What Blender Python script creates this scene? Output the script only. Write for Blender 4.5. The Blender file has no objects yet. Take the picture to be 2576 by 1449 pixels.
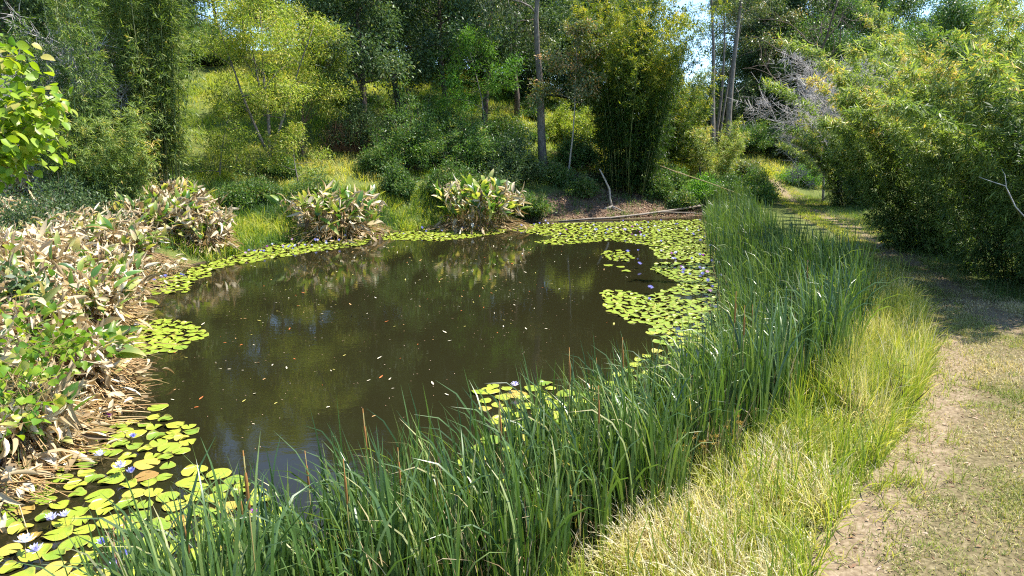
import bpy, math, random
import numpy as np
from mathutils import Vector, Matrix
R = math.radians
rng = np.random.default_rng(7)
random.seed(7)

# ------------------------------------------------------------------ camera, sky, sun, exposure
scene = bpy.context.scene
COL = scene.collection
PITCH, CAMH, FPX = R(12.0), 4.5, 1741.0        # FPX: focal length in pixels of a 2576-wide picture
cam_d = bpy.data.cameras.new('camera'); cam = bpy.data.objects.new('camera', cam_d); COL.objects.link(cam)
cam.location = (0, 0, CAMH); cam.rotation_euler = (R(90) - PITCH, 0, 0)
cam_d.sensor_width = 36; cam_d.lens = 36 * FPX / 2576; cam_d.clip_start = 0.05; cam_d.clip_end = 3000
scene.camera = cam
SUN_AZ, SUN_EL = R(84), R(60)                   # azimuth clockwise from +Y (straight ahead)
world = bpy.data.worlds.new('World'); scene.world = world; world.use_nodes = True
nt = world.node_tree; nt.nodes.clear()
sky = nt.nodes.new('ShaderNodeTexSky'); sky.sky_type = 'NISHITA'; sky.sun_disc = False
sky.sun_elevation = SUN_EL; sky.sun_rotation = SUN_AZ; sky.altitude = 2000; sky.air_density = 1.0; sky.dust_density = 0.0; sky.ozone_density = 3.0
bg = nt.nodes.new('ShaderNodeBackground'); bg.inputs[1].default_value = 0.15
wo = nt.nodes.new('ShaderNodeOutputWorld')
nt.links.new(sky.outputs[0], bg.inputs[0]); nt.links.new(bg.outputs[0], wo.inputs[0])
sun_d = bpy.data.lights.new('sun', 'SUN'); sun_d.energy = 4.7; sun_d.angle = R(0.5); sun_d.color = (1.0, 0.95, 0.86)
sun = bpy.data.objects.new('sun', sun_d); COL.objects.link(sun)
sdir = Vector((math.sin(SUN_AZ) * math.cos(SUN_EL), math.cos(SUN_AZ) * math.cos(SUN_EL), math.sin(SUN_EL)))
sun.rotation_euler = sdir.to_track_quat('Z', 'Y').to_euler()
scene.view_settings.view_transform = 'Standard'; scene.view_settings.look = 'None'
scene.view_settings.gamma = 1.0; scene.view_settings.use_curve_mapping = False
scene.view_settings.exposure = 1.5
scene.cycles.max_bounces = 8; scene.cycles.diffuse_bounces = 4; scene.cycles.glossy_bounces = 3
scene.cycles.transmission_bounces = 6; scene.cycles.caustics_reflective = False; scene.cycles.caustics_refractive = False
scene.cycles.sample_clamp_indirect = 6; scene.cycles.use_denoising = False; scene.cycles.filter_width = 1.15

# ------------------------------------------------------------------ picture -> ground helpers (layout only)
CP, SP = math.cos(PITCH), math.sin(PITCH)
def ray(u, v):
    a = (u - 1288) / FPX; b = -(v - 724.5) / FPX
    return np.array([a, CP + b * SP, -SP + b * CP])
def G(u, v, z=0.0):
    d = ray(u, v); t = (z - CAMH) / d[2]
    return (d[0] * t, d[1] * t)
def at(u, v, Y):
    d = ray(u, v); t = Y / d[1]
    return np.array([d[0] * t, Y, CAMH + d[2] * t])
def inpoly(px, py, poly):
    px = np.asarray(px, float); py = np.asarray(py, float); n = len(poly); ins = np.zeros(px.shape, bool)
    for i in range(n):
        x1, y1 = poly[i]; x2, y2 = poly[(i + 1) % n]
        c = ((y1 > py) != (y2 > py)) & (px < (x2 - x1) * (py - y1) / (y2 - y1 + 1e-12) + x1)
        ins ^= c
    return ins
def pdist(px, py, poly, closed=True):
    px = np.asarray(px, float); py = np.asarray(py, float); n = len(poly); best = np.full(px.shape, 1e18)
    for i in range(n if closed else n - 1):
        x1, y1 = poly[i]; x2, y2 = poly[(i + 1) % n]
        dx, dy = x2 - x1, y2 - y1; L = dx * dx + dy * dy + 1e-12
        t = np.clip(((px - x1) * dx + (py - y1) * dy) / L, 0, 1)
        best = np.minimum(best, (px - x1 - t * dx) ** 2 + (py - y1 - t * dy) ** 2)
    return np.sqrt(best)
def vnoise(x, y, seed=0):
    x = np.asarray(x, float); y = np.asarray(y, float)
    xi = np.floor(x).astype(np.int64); yi = np.floor(y).astype(np.int64); fx = x - xi; fy = y - yi
    fx = fx * fx * (3 - 2 * fx); fy = fy * fy * (3 - 2 * fy)
    def hsh(a, b):
        h = (a * 374761393 + b * 668265263 + seed * 1442695041) & 0xffffffff
        h = ((h ^ (h >> 13)) * 1274126177) & 0xffffffff
        return ((h ^ (h >> 16)) & 0xffff) / 65535.0
    return (hsh(xi, yi) * (1 - fx) + hsh(xi + 1, yi) * fx) * (1 - fy) + (hsh(xi, yi + 1) * (1 - fx) + hsh(xi + 1, yi + 1) * fx) * fy

POND_UV = [(560, 652), (640, 632), (720, 612), (840, 602), (950, 590), (1100, 576), (1300, 561), (1450, 556), (1600, 552), (1760, 546),
           (1810, 565), (1835, 600), (1890, 660), (1925, 760), (1850, 920), (1650, 1110), (1350, 1290), (1000, 1440), (600, 1530),
           (200, 1600), (-250, 1560), (-120, 1330), (40, 1250), (190, 1130), (300, 1030), (310, 930), (310, 850), (300, 780), (360, 715), (460, 675)]
POND = [G(u, v) for u, v in POND_UV]
YS_X = [-60, -30, -15, -8, 0, 6, 12, 20, 40, 80]
YS_Y = [26, 28, 31, 34, 38, 42, 44.5, 50, 62, 80]
def height(x, y):
    x = np.asarray(x, float); y = np.asarray(y, float)
    sd = pdist(x, y, POND); ins = inpoly(x, y, POND)
    s = np.clip(sd / 2.2, 0, 1); s = s * s * (3 - 2 * s)
    bank = np.where(ins, -0.7 * np.clip(sd / 1.5, 0, 1), 0.62 * s)
    d = y - np.interp(x, YS_X, YS_Y)
    sp = np.where(d > 20, d, np.log1p(np.exp(np.clip(d, -30, 20))))
    cap = np.interp(x, [-20, 0, 8, 16, 40], [17, 13, 8, 6.0, 9])
    hill = cap * np.tanh(0.36 * sp / cap)
    bumps = 0.10 * (vnoise(x * .7, y * .7, 3) - .5) + 0.35 * (vnoise(x * .16, y * .16, 5) - .5) * np.clip((sd - 2) / 6, 0, 1)
    q = np.clip(sd / 2.6, 0, 1); q = q * q * (3 - 2 * q)
    return np.where(ins, bank, bank + q * (hill + bumps))
def H1(x, y): return float(height(np.array([x]), np.array([y]))[0])
def T(u, v):
    """the terrain point seen at picture position (u, v)"""
    d = ray(u, v); ts = np.linspace(2, 160, 1600)
    gap = CAMH + d[2] * ts - height(d[0] * ts, d[1] * ts)
    i = np.argmax(gap < 0) if (gap < 0).any() else len(ts) - 1
    t = ts[i]
    if i > 0 and gap[i] < 0: t = ts[i - 1] + (ts[i] - ts[i - 1]) * gap[i - 1] / (gap[i - 1] - gap[i])
    return (d[0] * t, d[1] * t)
def onY(u, Y):
    """x for picture column u at depth Y (about mid-height), and the terrain there"""
    x = (u - 1288) / FPX * (Y * CP); return (x, Y, H1(x, Y))

# ------------------------------------------------------------------ mesh helpers
def tag(o, label=None, cat=None, group=None, kind=None):
    if label: o['label'] = label
    if cat: o['category'] = cat
    if group: o['group'] = group
    if kind: o['kind'] = kind
    return o
def empty(name, loc=(0, 0, 0), rz=0.0):
    o = bpy.data.objects.new(name, None); COL.objects.link(o); o.location = loc; o.rotation_euler = (0, 0, rz)
    o.empty_display_size = 0.2
    return o
class MB:
    """collects numpy geometry and links it as ONE mesh object"""
    def __init__(s): s.V = []; s.F = []; s.T = []; s.n = 0; s.M = []
    def add(s, V, F, tint=None, mat=0):
        V = np.asarray(V, float).reshape(-1, 3)
        if len(V) == 0: return
        Fs = F if isinstance(F, list) else [F]
        for f in Fs:
            s.F.append(np.asarray(f, np.int64) + s.n); s.M.append(mat)
        s.V.append(V); t = np.full(len(V), .5) if tint is None else np.broadcast_to(np.asarray(tint, float), (len(V),))
        s.T.append(t); s.n += len(V)
    def mesh(s, name, mats, smooth=True):
        me = bpy.data.meshes.new(name)
        V = np.concatenate(s.V); me.vertices.add(len(V)); me.vertices.foreach_set('co', V.astype(np.float32).ravel())
        loops = np.concatenate([f.ravel() for f in s.F]); tot = np.concatenate([np.full(len(f), f.shape[1]) for f in s.F])
        start = np.concatenate([[0], np.cumsum(tot)[:-1]])
        me.loops.add(len(loops)); me.loops.foreach_set('vertex_index', loops.astype(np.int32))
        me.polygons.add(len(tot)); me.polygons.foreach_set('loop_start', start.astype(np.int32))
        try: me.polygons.foreach_set('loop_total', tot.astype(np.int32))
        except Exception: pass
        mi = np.concatenate([np.full(len(f), m) for f, m in zip(s.F, s.M)])
        me.polygons.foreach_set('material_index', mi.astype(np.int32))
        me.polygons.foreach_set('use_smooth', np.full(len(tot), smooth))
        at_ = me.attributes.new('tint', 'FLOAT', 'POINT'); at_.data.foreach_set('value', np.concatenate(s.T).astype(np.float32))
        for m in (mats if isinstance(mats, (list, tuple)) else [mats]): me.materials.append(m)
        me.update(calc_edges=True)
        return me
    def build(s, name, mats, parent=None, smooth=True, loc=None):
        o = bpy.data.objects.new(name, s.mesh(name, mats, smooth)); COL.objects.link(o)
        if parent is not None: o.parent = parent
        if loc is not None: o.location = loc
        return o
def copy_tree(o, parent=None):
    c = o.copy(); COL.objects.link(c)
    if parent is not None: c.parent = parent
    for ch in list(o.children): copy_tree(ch, c)
    return c
def unit(a):
    a = np.asarray(a, float); return a / (np.linalg.norm(a, axis=-1, keepdims=True) + 1e-12)
def rdir(n, r=rng):
    return unit(r.normal(size=(n, 3)))

def leaves(mb, P, D, N, L, W, tint, fold=0.15, mat=0):
    """n small pointed leaves (a folded diamond each)"""
    P = np.asarray(P, float); n = len(P); D = unit(D); S = unit(np.cross(D, N)); U = np.cross(S, D)
    L = np.broadcast_to(np.asarray(L, float), (n,))[:, None]; W = np.broadcast_to(np.asarray(W, float), (n,))[:, None]
    m = P + D * L * .42 + U * W * fold
    V = np.stack([P, m + S * W * .5, P + D * L - U * W * .1, m - S * W * .5], 1).reshape(-1, 3)
    F = np.arange(n * 4).reshape(n, 4)
    mb.add(V, F, np.repeat(np.broadcast_to(tint, (n,)), 4), mat)
def bigleaves(mb, P, D, N, L, W, tint, bend, fold, prof, segs=5, curl=0.0, tip=None, mat=0):
    """n broad leaves, segs x 2 quads each, that bend, fold along the midrib and roll at the edges"""
    P = np.asarray(P, float); n = len(P); D = unit(D); S = unit(np.cross(D, N)); U = np.cross(S, D)
    bc = lambda a: np.broadcast_to(np.asarray(a, float), (n,))
    L, W, bend, fold, curl, tint = map(bc, (L, W, bend, fold, curl, tint))
    s = np.linspace(0, 1, segs + 1); cur = P.copy(); rows = []; tr = []
    for k in range(segs + 1):
        ph = bend * s[k]; Dk = D * np.cos(ph)[:, None] - U * np.sin(ph)[:, None]; Uk = D * np.sin(ph)[:, None] + U * np.cos(ph)[:, None]
        if k > 0: cur = cur + Dk * (L / segs)[:, None]
        w = (W * prof(s[k]) * .5)[:, None]; fo = fold + curl * s[k]
        a = S * np.cos(fo)[:, None]; b = Uk * np.sin(fo)[:, None]
        rows.append(np.stack([cur + (a + b) * w, cur, cur - (a - b) * w], 1))
        tv = tint if tip is None else np.clip(tint + tip * max(0, s[k] - .45) * 1.8, 0, 1)
        tr.append(np.repeat(tv[:, None], 3, 1))
    V = np.stack(rows, 1); Tn = np.stack(tr, 1)
    K = (segs + 1) * 3; base = np.arange(n)[:, None] * K
    q = []
    for k in range(segs):
        for j in range(2):
            a = k * 3 + j; q.append([a, a + 1, a + 4, a + 3])
    q = np.array(q)
    mb.add(V.reshape(-1, 3), (base[:, None, :] + q[None]).reshape(-1, 4), Tn.reshape(-1), mat)
def ribbons(mb, P, az, L, W, lean, bend, tint, segs=5, pw=1.6, twist=0.6, tiptint=0.0, prof=None, side=None, mat=0):
    """n grass or reed blades: tapered strips that lean and droop"""
    P = np.asarray(P, float); n = len(P); bc = lambda a: np.broadcast_to(np.asarray(a, float), (n,))
    az, L, W, lean, bend, tint = map(bc, (az, L, W, lean, bend, tint))
    h = np.stack([np.cos(az), np.sin(az), np.zeros(n)], 1); up = np.array([0, 0, 1.0])
    w0 = np.stack([-np.sin(az), np.cos(az), np.zeros(n)], 1)
    tw = rng.uniform(-1, 1, n) * twist * 2 if side is None else bc(side)
    cur = P.copy(); rows = []; tr = []; s = np.linspace(0, 1, segs + 1)
    if prof is None: prof = lambda t: (0.75 + .5 * t if t < .35 else .925) * (1 - t ** 3) + .02
    for k in range(segs + 1):
        th = lean + bend * s[k] ** pw; d = h * np.sin(th)[:, None] + up * np.cos(th)[:, None]
        nn = h * np.cos(th)[:, None] - up * np.sin(th)[:, None]
        if k > 0: cur = cur + d * (L / segs)[:, None]
        a = tw + twist * s[k]
        w = (w0 * np.cos(a)[:, None] + nn * np.sin(a)[:, None]) * (W * prof(s[k]) * .5)[:, None]
        rows.append(np.stack([cur - w, cur + w], 1)); tr.append(np.repeat(np.clip(tint + tiptint * s[k] ** 2, 0, 1)[:, None], 2, 1))
    V = np.stack(rows, 1); Tn = np.stack(tr, 1); K = (segs + 1) * 2; base = np.arange(n)[:, None] * K
    q = np.array([[2 * k, 2 * k + 1, 2 * k + 3, 2 * k + 2] for k in range(segs)])
    mb.add(V.reshape(-1, 3), (base[:, None, :] + q[None]).reshape(-1, 4), Tn.reshape(-1), mat)
def tube(mb, pts, rad, n=6, tint=.5, cap=True, mat=0):
    pts = np.asarray(pts, float); m = len(pts); rad = np.broadcast_to(np.asarray(rad, float), (m,))
    t = np.gradient(pts, axis=0); t = unit(t)
    ref = np.array([1.0, 0.1, 0]) if abs(t[:, 2]).mean() > .7 else np.array([0, 0, 1.0])
    a = unit(np.cross(t, ref)); b = np.cross(t, a); ang = np.arange(n) * 2 * math.pi / n
    V = pts[:, None, :] + rad[:, None, None] * (a[:, None, :] * np.cos(ang)[None, :, None] + b[:, None, :] * np.sin(ang)[None, :, None])
    F = []
    i = np.arange(n); j = (i + 1) % n
    for k in range(m - 1): F.append(np.stack([k * n + i, k * n + j, (k + 1) * n + j, (k + 1) * n + i], 1))
    Fs = [np.concatenate(F)]
    if cap: Fs += [np.arange(n)[::-1][None], ((m - 1) * n + np.arange(n))[None]]
    mb.add(V.reshape(-1, 3), Fs, tint, mat)
def sticks(mb, A, B, r, tint, sag=0.0, n=3, mat=0):
    """many thin straight stalks at once"""
    A = np.asarray(A, float); B = np.asarray(B, float); N = len(A)
    if N == 0: return
    t = unit(B - A); ref = np.where(np.abs(t[:, 2:3]) > .8, np.array([[1.0, 0, 0]]), np.array([[0, 0, 1.0]]))
    a = unit(np.cross(t, ref)); b = np.cross(t, a); r = np.broadcast_to(np.asarray(r, float), (N,))
    Mid = (A + B) / 2 + np.array([0, 0, 1.0]) * np.broadcast_to(sag, (N,))[:, None]
    rings = []
    for Pn, k in ((A, 1.0), (Mid, .85), (B, .6)):
        rings.append(np.stack([Pn + (a * math.cos(x) + b * math.sin(x)) * (r * k)[:, None] for x in np.arange(n) * 2 * math.pi / n], 1))
    V = np.concatenate(rings, 1); base = np.arange(N)[:, None] * (3 * n); q = []
    for k in range(2):
        for i in range(n): j = (i + 1) % n; q.append([k * n + i, k * n + j, (k + 1) * n + j, (k + 1) * n + i])
    mb.add(V.reshape(-1, 3), (base[:, None, :] + np.array(q)[None]).reshape(-1, 4), np.repeat(np.broadcast_to(tint, (N,)), 3 * n), mat)

# ------------------------------------------------------------------ materials
def newmat(name):
    m = bpy.data.materials.new(name); m.use_nodes = True; m.node_tree.nodes.clear(); return m, m.node_tree
def ramp(t, cols, fac):
    r = t.nodes.new('ShaderNodeValToRGB'); e = r.color_ramp.elements
    while len(e) < len(cols): e.new(0.5)
    for i, (p, c) in enumerate(cols): e[i].position = p; e[i].color = (*c, 1)
    t.links.new(fac, r.inputs[0]); return r.outputs[0]
def leafmat(name, cols, trans=0.4, tcol=(1.25, 1.35, .45), rough=.45, spec=.4, vary=.12, boost=1.0):
    m, t = newmat(name); N = t.nodes.new
    a = N('ShaderNodeAttribute'); a.attribute_name = 'tint'
    if not isinstance(cols[0][1], tuple): cols = [(i / (len(cols) - 1), c) for i, c in enumerate(cols)]
    c = ramp(t, [(p, tuple(min(1, x * boost) for x in k)) for p, k in cols], a.outputs['Fac'])
    oi = N('ShaderNodeObjectInfo'); mr = N('ShaderNodeMapRange'); mr.inputs[3].default_value = 1 - vary; mr.inputs[4].default_value = 1 + vary
    t.links.new(oi.outputs['Random'], mr.inputs[0])
    hs = N('ShaderNodeHueSaturation'); t.links.new(c, hs.inputs['Color']); t.links.new(mr.outputs[0], hs.inputs['Value'])
    p = N('ShaderNodeBsdfPrincipled'); p.inputs['Roughness'].default_value = rough; p.inputs['Specular IOR Level'].default_value = spec
    t.links.new(hs.outputs[0], p.inputs['Base Color'])
    mx = N('ShaderNodeMixRGB'); mx.blend_type = 'MULTIPLY'; mx.inputs[0].default_value = 1; mx.inputs[2].default_value = (*tcol, 1)
    t.links.new(hs.outputs[0], mx.inputs[1])
    tr = N('ShaderNodeBsdfTranslucent'); t.links.new(mx.outputs[0], tr.inputs[0])
    ms = N('ShaderNodeMixShader'); ms.inputs[0].default_value = trans
    t.links.new(p.outputs[0], ms.inputs[1]); t.links.new(tr.outputs[0], ms.inputs[2])
    o = N('ShaderNodeOutputMaterial'); t.links.new(ms.outputs[0], o.inputs[0])
    return m
def barkmat(name, c1, c2, scale=(6, 6, 1.2), rough=.85, c3=None):
    m, t = newmat(name); N = t.nodes.new
    tc = N('ShaderNodeTexCoord'); mp = N('ShaderNodeMapping'); mp.inputs['Scale'].default_value = scale
    t.links.new(tc.outputs['Object'], mp.inputs[0])
    no = N('ShaderNodeTexNoise'); no.inputs['Scale'].default_value = 2.0; no.inputs['Detail'].default_value = 6; no.inputs['Roughness'].default_value = .65
    t.links.new(mp.outputs[0], no.inputs['Vector'])
    c = ramp(t, [(.3, c1), (.52, c3 or tuple((a + b) / 2 for a, b in zip(c1, c2))), (.7, c2)], no.outputs['Fac'])
    p = N('ShaderNodeBsdfPrincipled'); p.inputs['Roughness'].default_value = rough; p.inputs['Specular IOR Level'].default_value = .25
    t.links.new(c, p.inputs['Base Color'])
    b = N('ShaderNodeBump'); b.inputs['Strength'].default_value = .6; b.inputs['Distance'].default_value = .03
    t.links.new(no.outputs['Fac'], b.inputs['Height']); t.links.new(b.outputs[0], p.inputs['Normal'])
    o = N('ShaderNodeOutputMaterial'); t.links.new(p.outputs[0], o.inputs[0]); return m

M = {}
M['pad'] = None
M['cattail'] = leafmat('cattail_blade', [(0, (.028, .062, .018)), (.35, (.054, .108, .028)), (.6, (.095, .162, .042)), (.85, (.21, .27, .08)), (1, (.46, .39, .20))], trans=.33, tcol=(1.3, 1.3, .4), rough=.36, spec=.65)
M['deadreed'] = leafmat('dead_reed', [(.22, .14, .075), (.38, .28, .15), (.52, .43, .28)], trans=.2, tcol=(1, .9, .6), rough=.7, spec=.2)
M['spike'] = leafmat('seed_spike', [(.16, .07, .025), (.34, .17, .05)], trans=0, rough=.8, spec=.1)
M['tallgrass'] = leafmat('tall_grass', [(0, (.12, .20, .025)), (.35, (.26, .33, .04)), (.65, (.42, .42, .09)), (.85, (.52, .46, .22)), (1, (.62, .56, .40))], trans=.45, tcol=(1.2, 1.15, .5), rough=.5, spec=.3)
M['turf'] = leafmat('turf', [(0, (.11, .17, .03)), (.4, (.25, .27, .07)), (.7, (.42, .36, .17)), (1, (.58, .47, .30))], trans=.3, tcol=(1.1, 1.1, .5), rough=.6, spec=.2)
M['hillgrass'] = leafmat('hill_grass', [(0, (.06, .12, .014)), (.35, (.18, .26, .02)), (.7, (.34, .37, .04)), (1, (.46, .40, .12))], trans=.45, tcol=(1.25, 1.25, .4), rough=.5, spec=.3, boost=1.25)
M['weeds'] = leafmat('weeds', [(0, (.03, .07, .02)), (.5, (.07, .13, .03)), (.8, (.13, .18, .05)), (1, (.26, .22, .1))], trans=.4, rough=.5, boost=1.3)
M['litter'] = leafmat('litter', [(.10, .055, .03), (.24, .14, .08), (.38, .25, .16), (.5, .38, .28)], trans=.05, tcol=(1, .8, .6), rough=.8, spec=.15)
M['dry'] = leafmat('dry_broad_leaf', [(0, (.13, .085, .04)), (.3, (.32, .235, .125)), (.65, (.53, .43, .265)), (1, (.70, .62, .45))], trans=.25, tcol=(1.1, .9, .6), rough=.6, spec=.3)
M['broad'] = leafmat('broad_leaf', [(0, (.035, .095, .025)), (.3, (.08, .18, .03)), (.5, (.20, .28, .06)), (.7, (.42, .42, .14)), (.88, (.62, .48, .3)), (1, (.66, .52, .38))], trans=.38, tcol=(1.4, 1.4, .45), rough=.35, spec=.5)
M['stalk'] = leafmat('stalk', [(0, (.09, .13, .03)), (.45, (.26, .15, .06)), (.75, (.38, .24, .1)), (1, (.52, .40, .22))], trans=.0, rough=.6, spec=.3)
M['vine'] = leafmat('vine_leaf', [(0, (.06, .16, .02)), (.4, (.14, .27, .02)), (.8, (.27, .38, .03)), (.95, (.36, .40, .06)), (1, (.5, .34, .16))], trans=.5, tcol=(1.25, 1.2, .35), rough=.4, spec=.4)
M['acacia'] = leafmat('light_leaf', [(0, (.055, .09, .02)), (.4, (.13, .18, .028)), (.8, (.24, .27, .045)), (1, (.34, .28, .08))], trans=.42, rough=.45, spec=.3, boost=1.5)
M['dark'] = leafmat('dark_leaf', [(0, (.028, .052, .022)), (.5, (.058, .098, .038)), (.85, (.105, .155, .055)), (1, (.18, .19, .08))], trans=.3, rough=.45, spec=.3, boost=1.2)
M['mid'] = leafmat('mid_leaf', [(0, (.03, .07, .018)), (.5, (.065, .125, .03)), (.85, (.12, .18, .045)), (1, (.22, .2, .07))], trans=.38, rough=.42, boost=1.35)
M['olive'] = leafmat('olive_leaf', [(0, (.05, .075, .03)), (.5, (.09, .12, .045)), (.85, (.16, .17, .075)), (1, (.3, .17, .07))], trans=.33, rough=.38, spec=.5, boost=1.35)
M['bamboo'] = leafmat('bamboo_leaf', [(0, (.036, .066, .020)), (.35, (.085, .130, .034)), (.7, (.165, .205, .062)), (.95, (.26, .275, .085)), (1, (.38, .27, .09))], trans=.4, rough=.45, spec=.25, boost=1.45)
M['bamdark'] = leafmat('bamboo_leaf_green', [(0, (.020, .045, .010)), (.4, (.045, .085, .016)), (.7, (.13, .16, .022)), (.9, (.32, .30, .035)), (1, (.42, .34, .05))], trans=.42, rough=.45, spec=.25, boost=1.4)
M['fern'] = leafmat('fern_leaf', [(.05, .14, .025), (.10, .22, .03), (.18, .28, .05)], trans=.45, boost=1.2)
M['culm'] = leafmat('culm', [(.04, .08, .02), (.09, .12, .035), (.18, .17, .06)], trans=0, rough=.35, spec=.5)
M['bark'] = barkmat('grey_bark', (.07, .058, .047), (.24, .21, .18))
M['darkbark'] = barkmat('dark_bark', (.045, .032, .026), (.15, .115, .09))
M['redbark'] = barkmat('brown_bark', (.07, .045, .032), (.22, .15, .11), (7, 7, .8))
M['palebark'] = barkmat('pale_bark', (.24, .20, .16), (.48, .43, .37))
M['twig'] = barkmat('bleached_twig', (.26, .235, .215), (.5, .47, .44))
M['log'] = barkmat('weathered_wood', (.13, .10, .07), (.36, .31, .25), (2, 14, 14))

def petalmat(name, c1, c2):
    return leafmat(name, [c1, c2], trans=.4, tcol=(1, 1, 1.1), rough=.5, spec=.2, vary=.08)
M['blue'] = petalmat('blue_petal', (.26, .25, .66), (.46, .46, .80))
M['lilac'] = petalmat('lilac_petal', (.55, .52, .85), (.78, .76, .92))
M['white'] = petalmat('white_petal', (.72, .74, .88), (.9, .9, .93))
M['magenta'] = petalmat('magenta_petal', (.42, .06, .50), (.62, .22, .66))
M['pink'] = petalmat('pink_petal', (.70, .40, .66), (.82, .62, .78))
M['stamen'] = leafmat('stamen', [(.75, .5, .05), (.85, .65, .15)], trans=0, rough=.7)

def padmat():
    m, t = newmat('lily_pad'); N = t.nodes.new
    a = N('ShaderNodeAttribute'); a.attribute_name = 'tint'
    oi = N('ShaderNodeObjectInfo'); tc = N('ShaderNodeTexCoord')
    no = N('ShaderNodeTexNoise'); no.inputs['Scale'].default_value = 9; no.inputs['Detail'].default_value = 4
    t.links.new(tc.outputs['Object'], no.inputs['Vector'])
    base = ramp(t, [(0, (.16, .26, .025)), (.4, (.28, .36, .03)), (.8, (.37, .43, .04)), (.88, (.42, .40, .06)), (.95, (.46, .34, .06)), (1, (.33, .19, .06))], oi.outputs['Random'])
    # worn, browning rim: tint carries the distance from the leaf's centre
    ad = N('ShaderNodeMath'); ad.operation = 'MULTIPLY_ADD'; ad.inputs[1].default_value = .9; t.links.new(no.outputs['Fac'], ad.inputs[0]); t.links.new(a.outputs['Fac'], ad.inputs[2])
    rim = ramp(t, [(1.28 / 1.6, (0, 0, 0)), (1.0, (1, 1, 1))], ad.outputs[0])
    sc = N('ShaderNodeMath'); sc.operation = 'MULTIPLY'; sc.inputs[1].default_value = 1 / 1.6
    t.links.new(ad.outputs[0], sc.inputs[0]); t.links.new(sc.outputs[0], rim.node.inputs[0])
    mx = N('ShaderNodeMixRGB'); mx.inputs[2].default_value = (.40, .23, .06, 1)
    mu = N('ShaderNodeMath'); mu.operation = 'MULTIPLY'; mu.inputs[1].default_value = .8; t.links.new(rim, mu.inputs[0])
    t.links.new(mu.outputs[0], mx.inputs[0]); t.links.new(base, mx.inputs[1])
    nv = N('ShaderNodeMixRGB'); nv.blend_type = 'MULTIPLY'; nv.inputs[0].default_value = .35; t.links.new(mx.outputs[0], nv.inputs[1]); t.links.new(no.outputs['Fac'], nv.inputs[2])
    sx = N('ShaderNodeSeparateXYZ'); t.links.new(tc.outputs['Object'], sx.inputs[0])
    def ma(op, a_, b_=None):
        q = N('ShaderNodeMath'); q.operation = op
        for i_, v_ in enumerate((a_, b_)):
            if v_ is None: continue
            if isinstance(v_, (int, float)): q.inputs[i_].default_value = v_
            else: t.links.new(v_, q.inputs[i_])
        return q.outputs[0]
    ang = ma('ARCTAN2', sx.outputs[1], sx.outputs[0]); ve = ma('POWER', ma('ABSOLUTE', ma('COSINE', ma('MULTIPLY', ang, 7.0))), 14.0)
    dim = ma('LESS_THAN', a.outputs['Fac'], .07); dk = ma('MAXIMUM', ma('MULTIPLY', ve, .22), ma('MULTIPLY', dim, .75))
    vm = N('ShaderNodeMixRGB'); vm.inputs[2].default_value = (.10, .14, .02, 1); t.links.new(dk, vm.inputs[0]); t.links.new(nv.outputs[0], vm.inputs[1])
    p = N('ShaderNodeBsdfPrincipled'); p.inputs['Roughness'].default_value = .38; p.inputs['Specular IOR Level'].default_value = .45
    t.links.new(vm.outputs[0], p.inputs['Base Color'])
    o = N('ShaderNodeOutputMaterial'); t.links.new(p.outputs[0], o.inputs[0]); return m
M['pad'] = padmat()

def watermat():
    m, t = newmat('pond_water'); N = t.nodes.new
    p = N('ShaderNodeBsdfPrincipled'); p.inputs['Base Color'].default_value = (.0140, .0130, .0050, 1)
    p.inputs['Roughness'].default_value = .008; p.inputs['IOR'].default_value = 1.333; p.inputs['Specular IOR Level'].default_value = .5
    tc = N('ShaderNodeTexCoord'); mp = N('ShaderNodeMapping'); mp.inputs['Scale'].default_value = (1.0, 1.6, 1)
    t.links.new(tc.outputs['Object'], mp.inputs[0])
    n1 = N('ShaderNodeTexNoise'); n1.inputs['Scale'].default_value = 3.2; n1.inputs['Detail'].default_value = 3
    n2 = N('ShaderNodeTexNoise'); n2.inputs['Scale'].default_value = 16; n2.inputs['Detail'].default_value = 2
    n3 = N('ShaderNodeTexNoise'); n3.inputs['Scale'].default_value = .35; n3.inputs['Detail'].default_value = 1
    for n in (n1, n2, n3): t.links.new(mp.outputs[0], n.inputs['Vector'])
    s = N('ShaderNodeMath'); s.operation = 'MULTIPLY_ADD'; s.inputs[1].default_value = .16; t.links.new(n2.outputs['Fac'], s.inputs[0]); t.links.new(n1.outputs['Fac'], s.inputs[2])
    mr = N('ShaderNodeMapRange'); mr.inputs[1].default_value = .42; mr.inputs[2].default_value = .62; mr.inputs[3].default_value = .25; mr.inputs[4].default_value = 1
    t.links.new(n3.outputs['Fac'], mr.inputs[0])
    mu = N('ShaderNodeMath'); mu.operation = 'MULTIPLY'; t.links.new(s.outputs[0], mu.inputs[0]); t.links.new(mr.outputs[0], mu.inputs[1])
    b = N('ShaderNodeBump'); b.inputs['Strength'].default_value = .28; b.inputs['Distance'].default_value = .009
    t.links.new(mu.outputs[0], b.inputs['Height']); t.links.new(b.outputs[0], p.inputs['Normal'])
    o = N('ShaderNodeOutputMaterial'); t.links.new(p.outputs[0], o.inputs[0]); return m
M['water'] = watermat()

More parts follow.
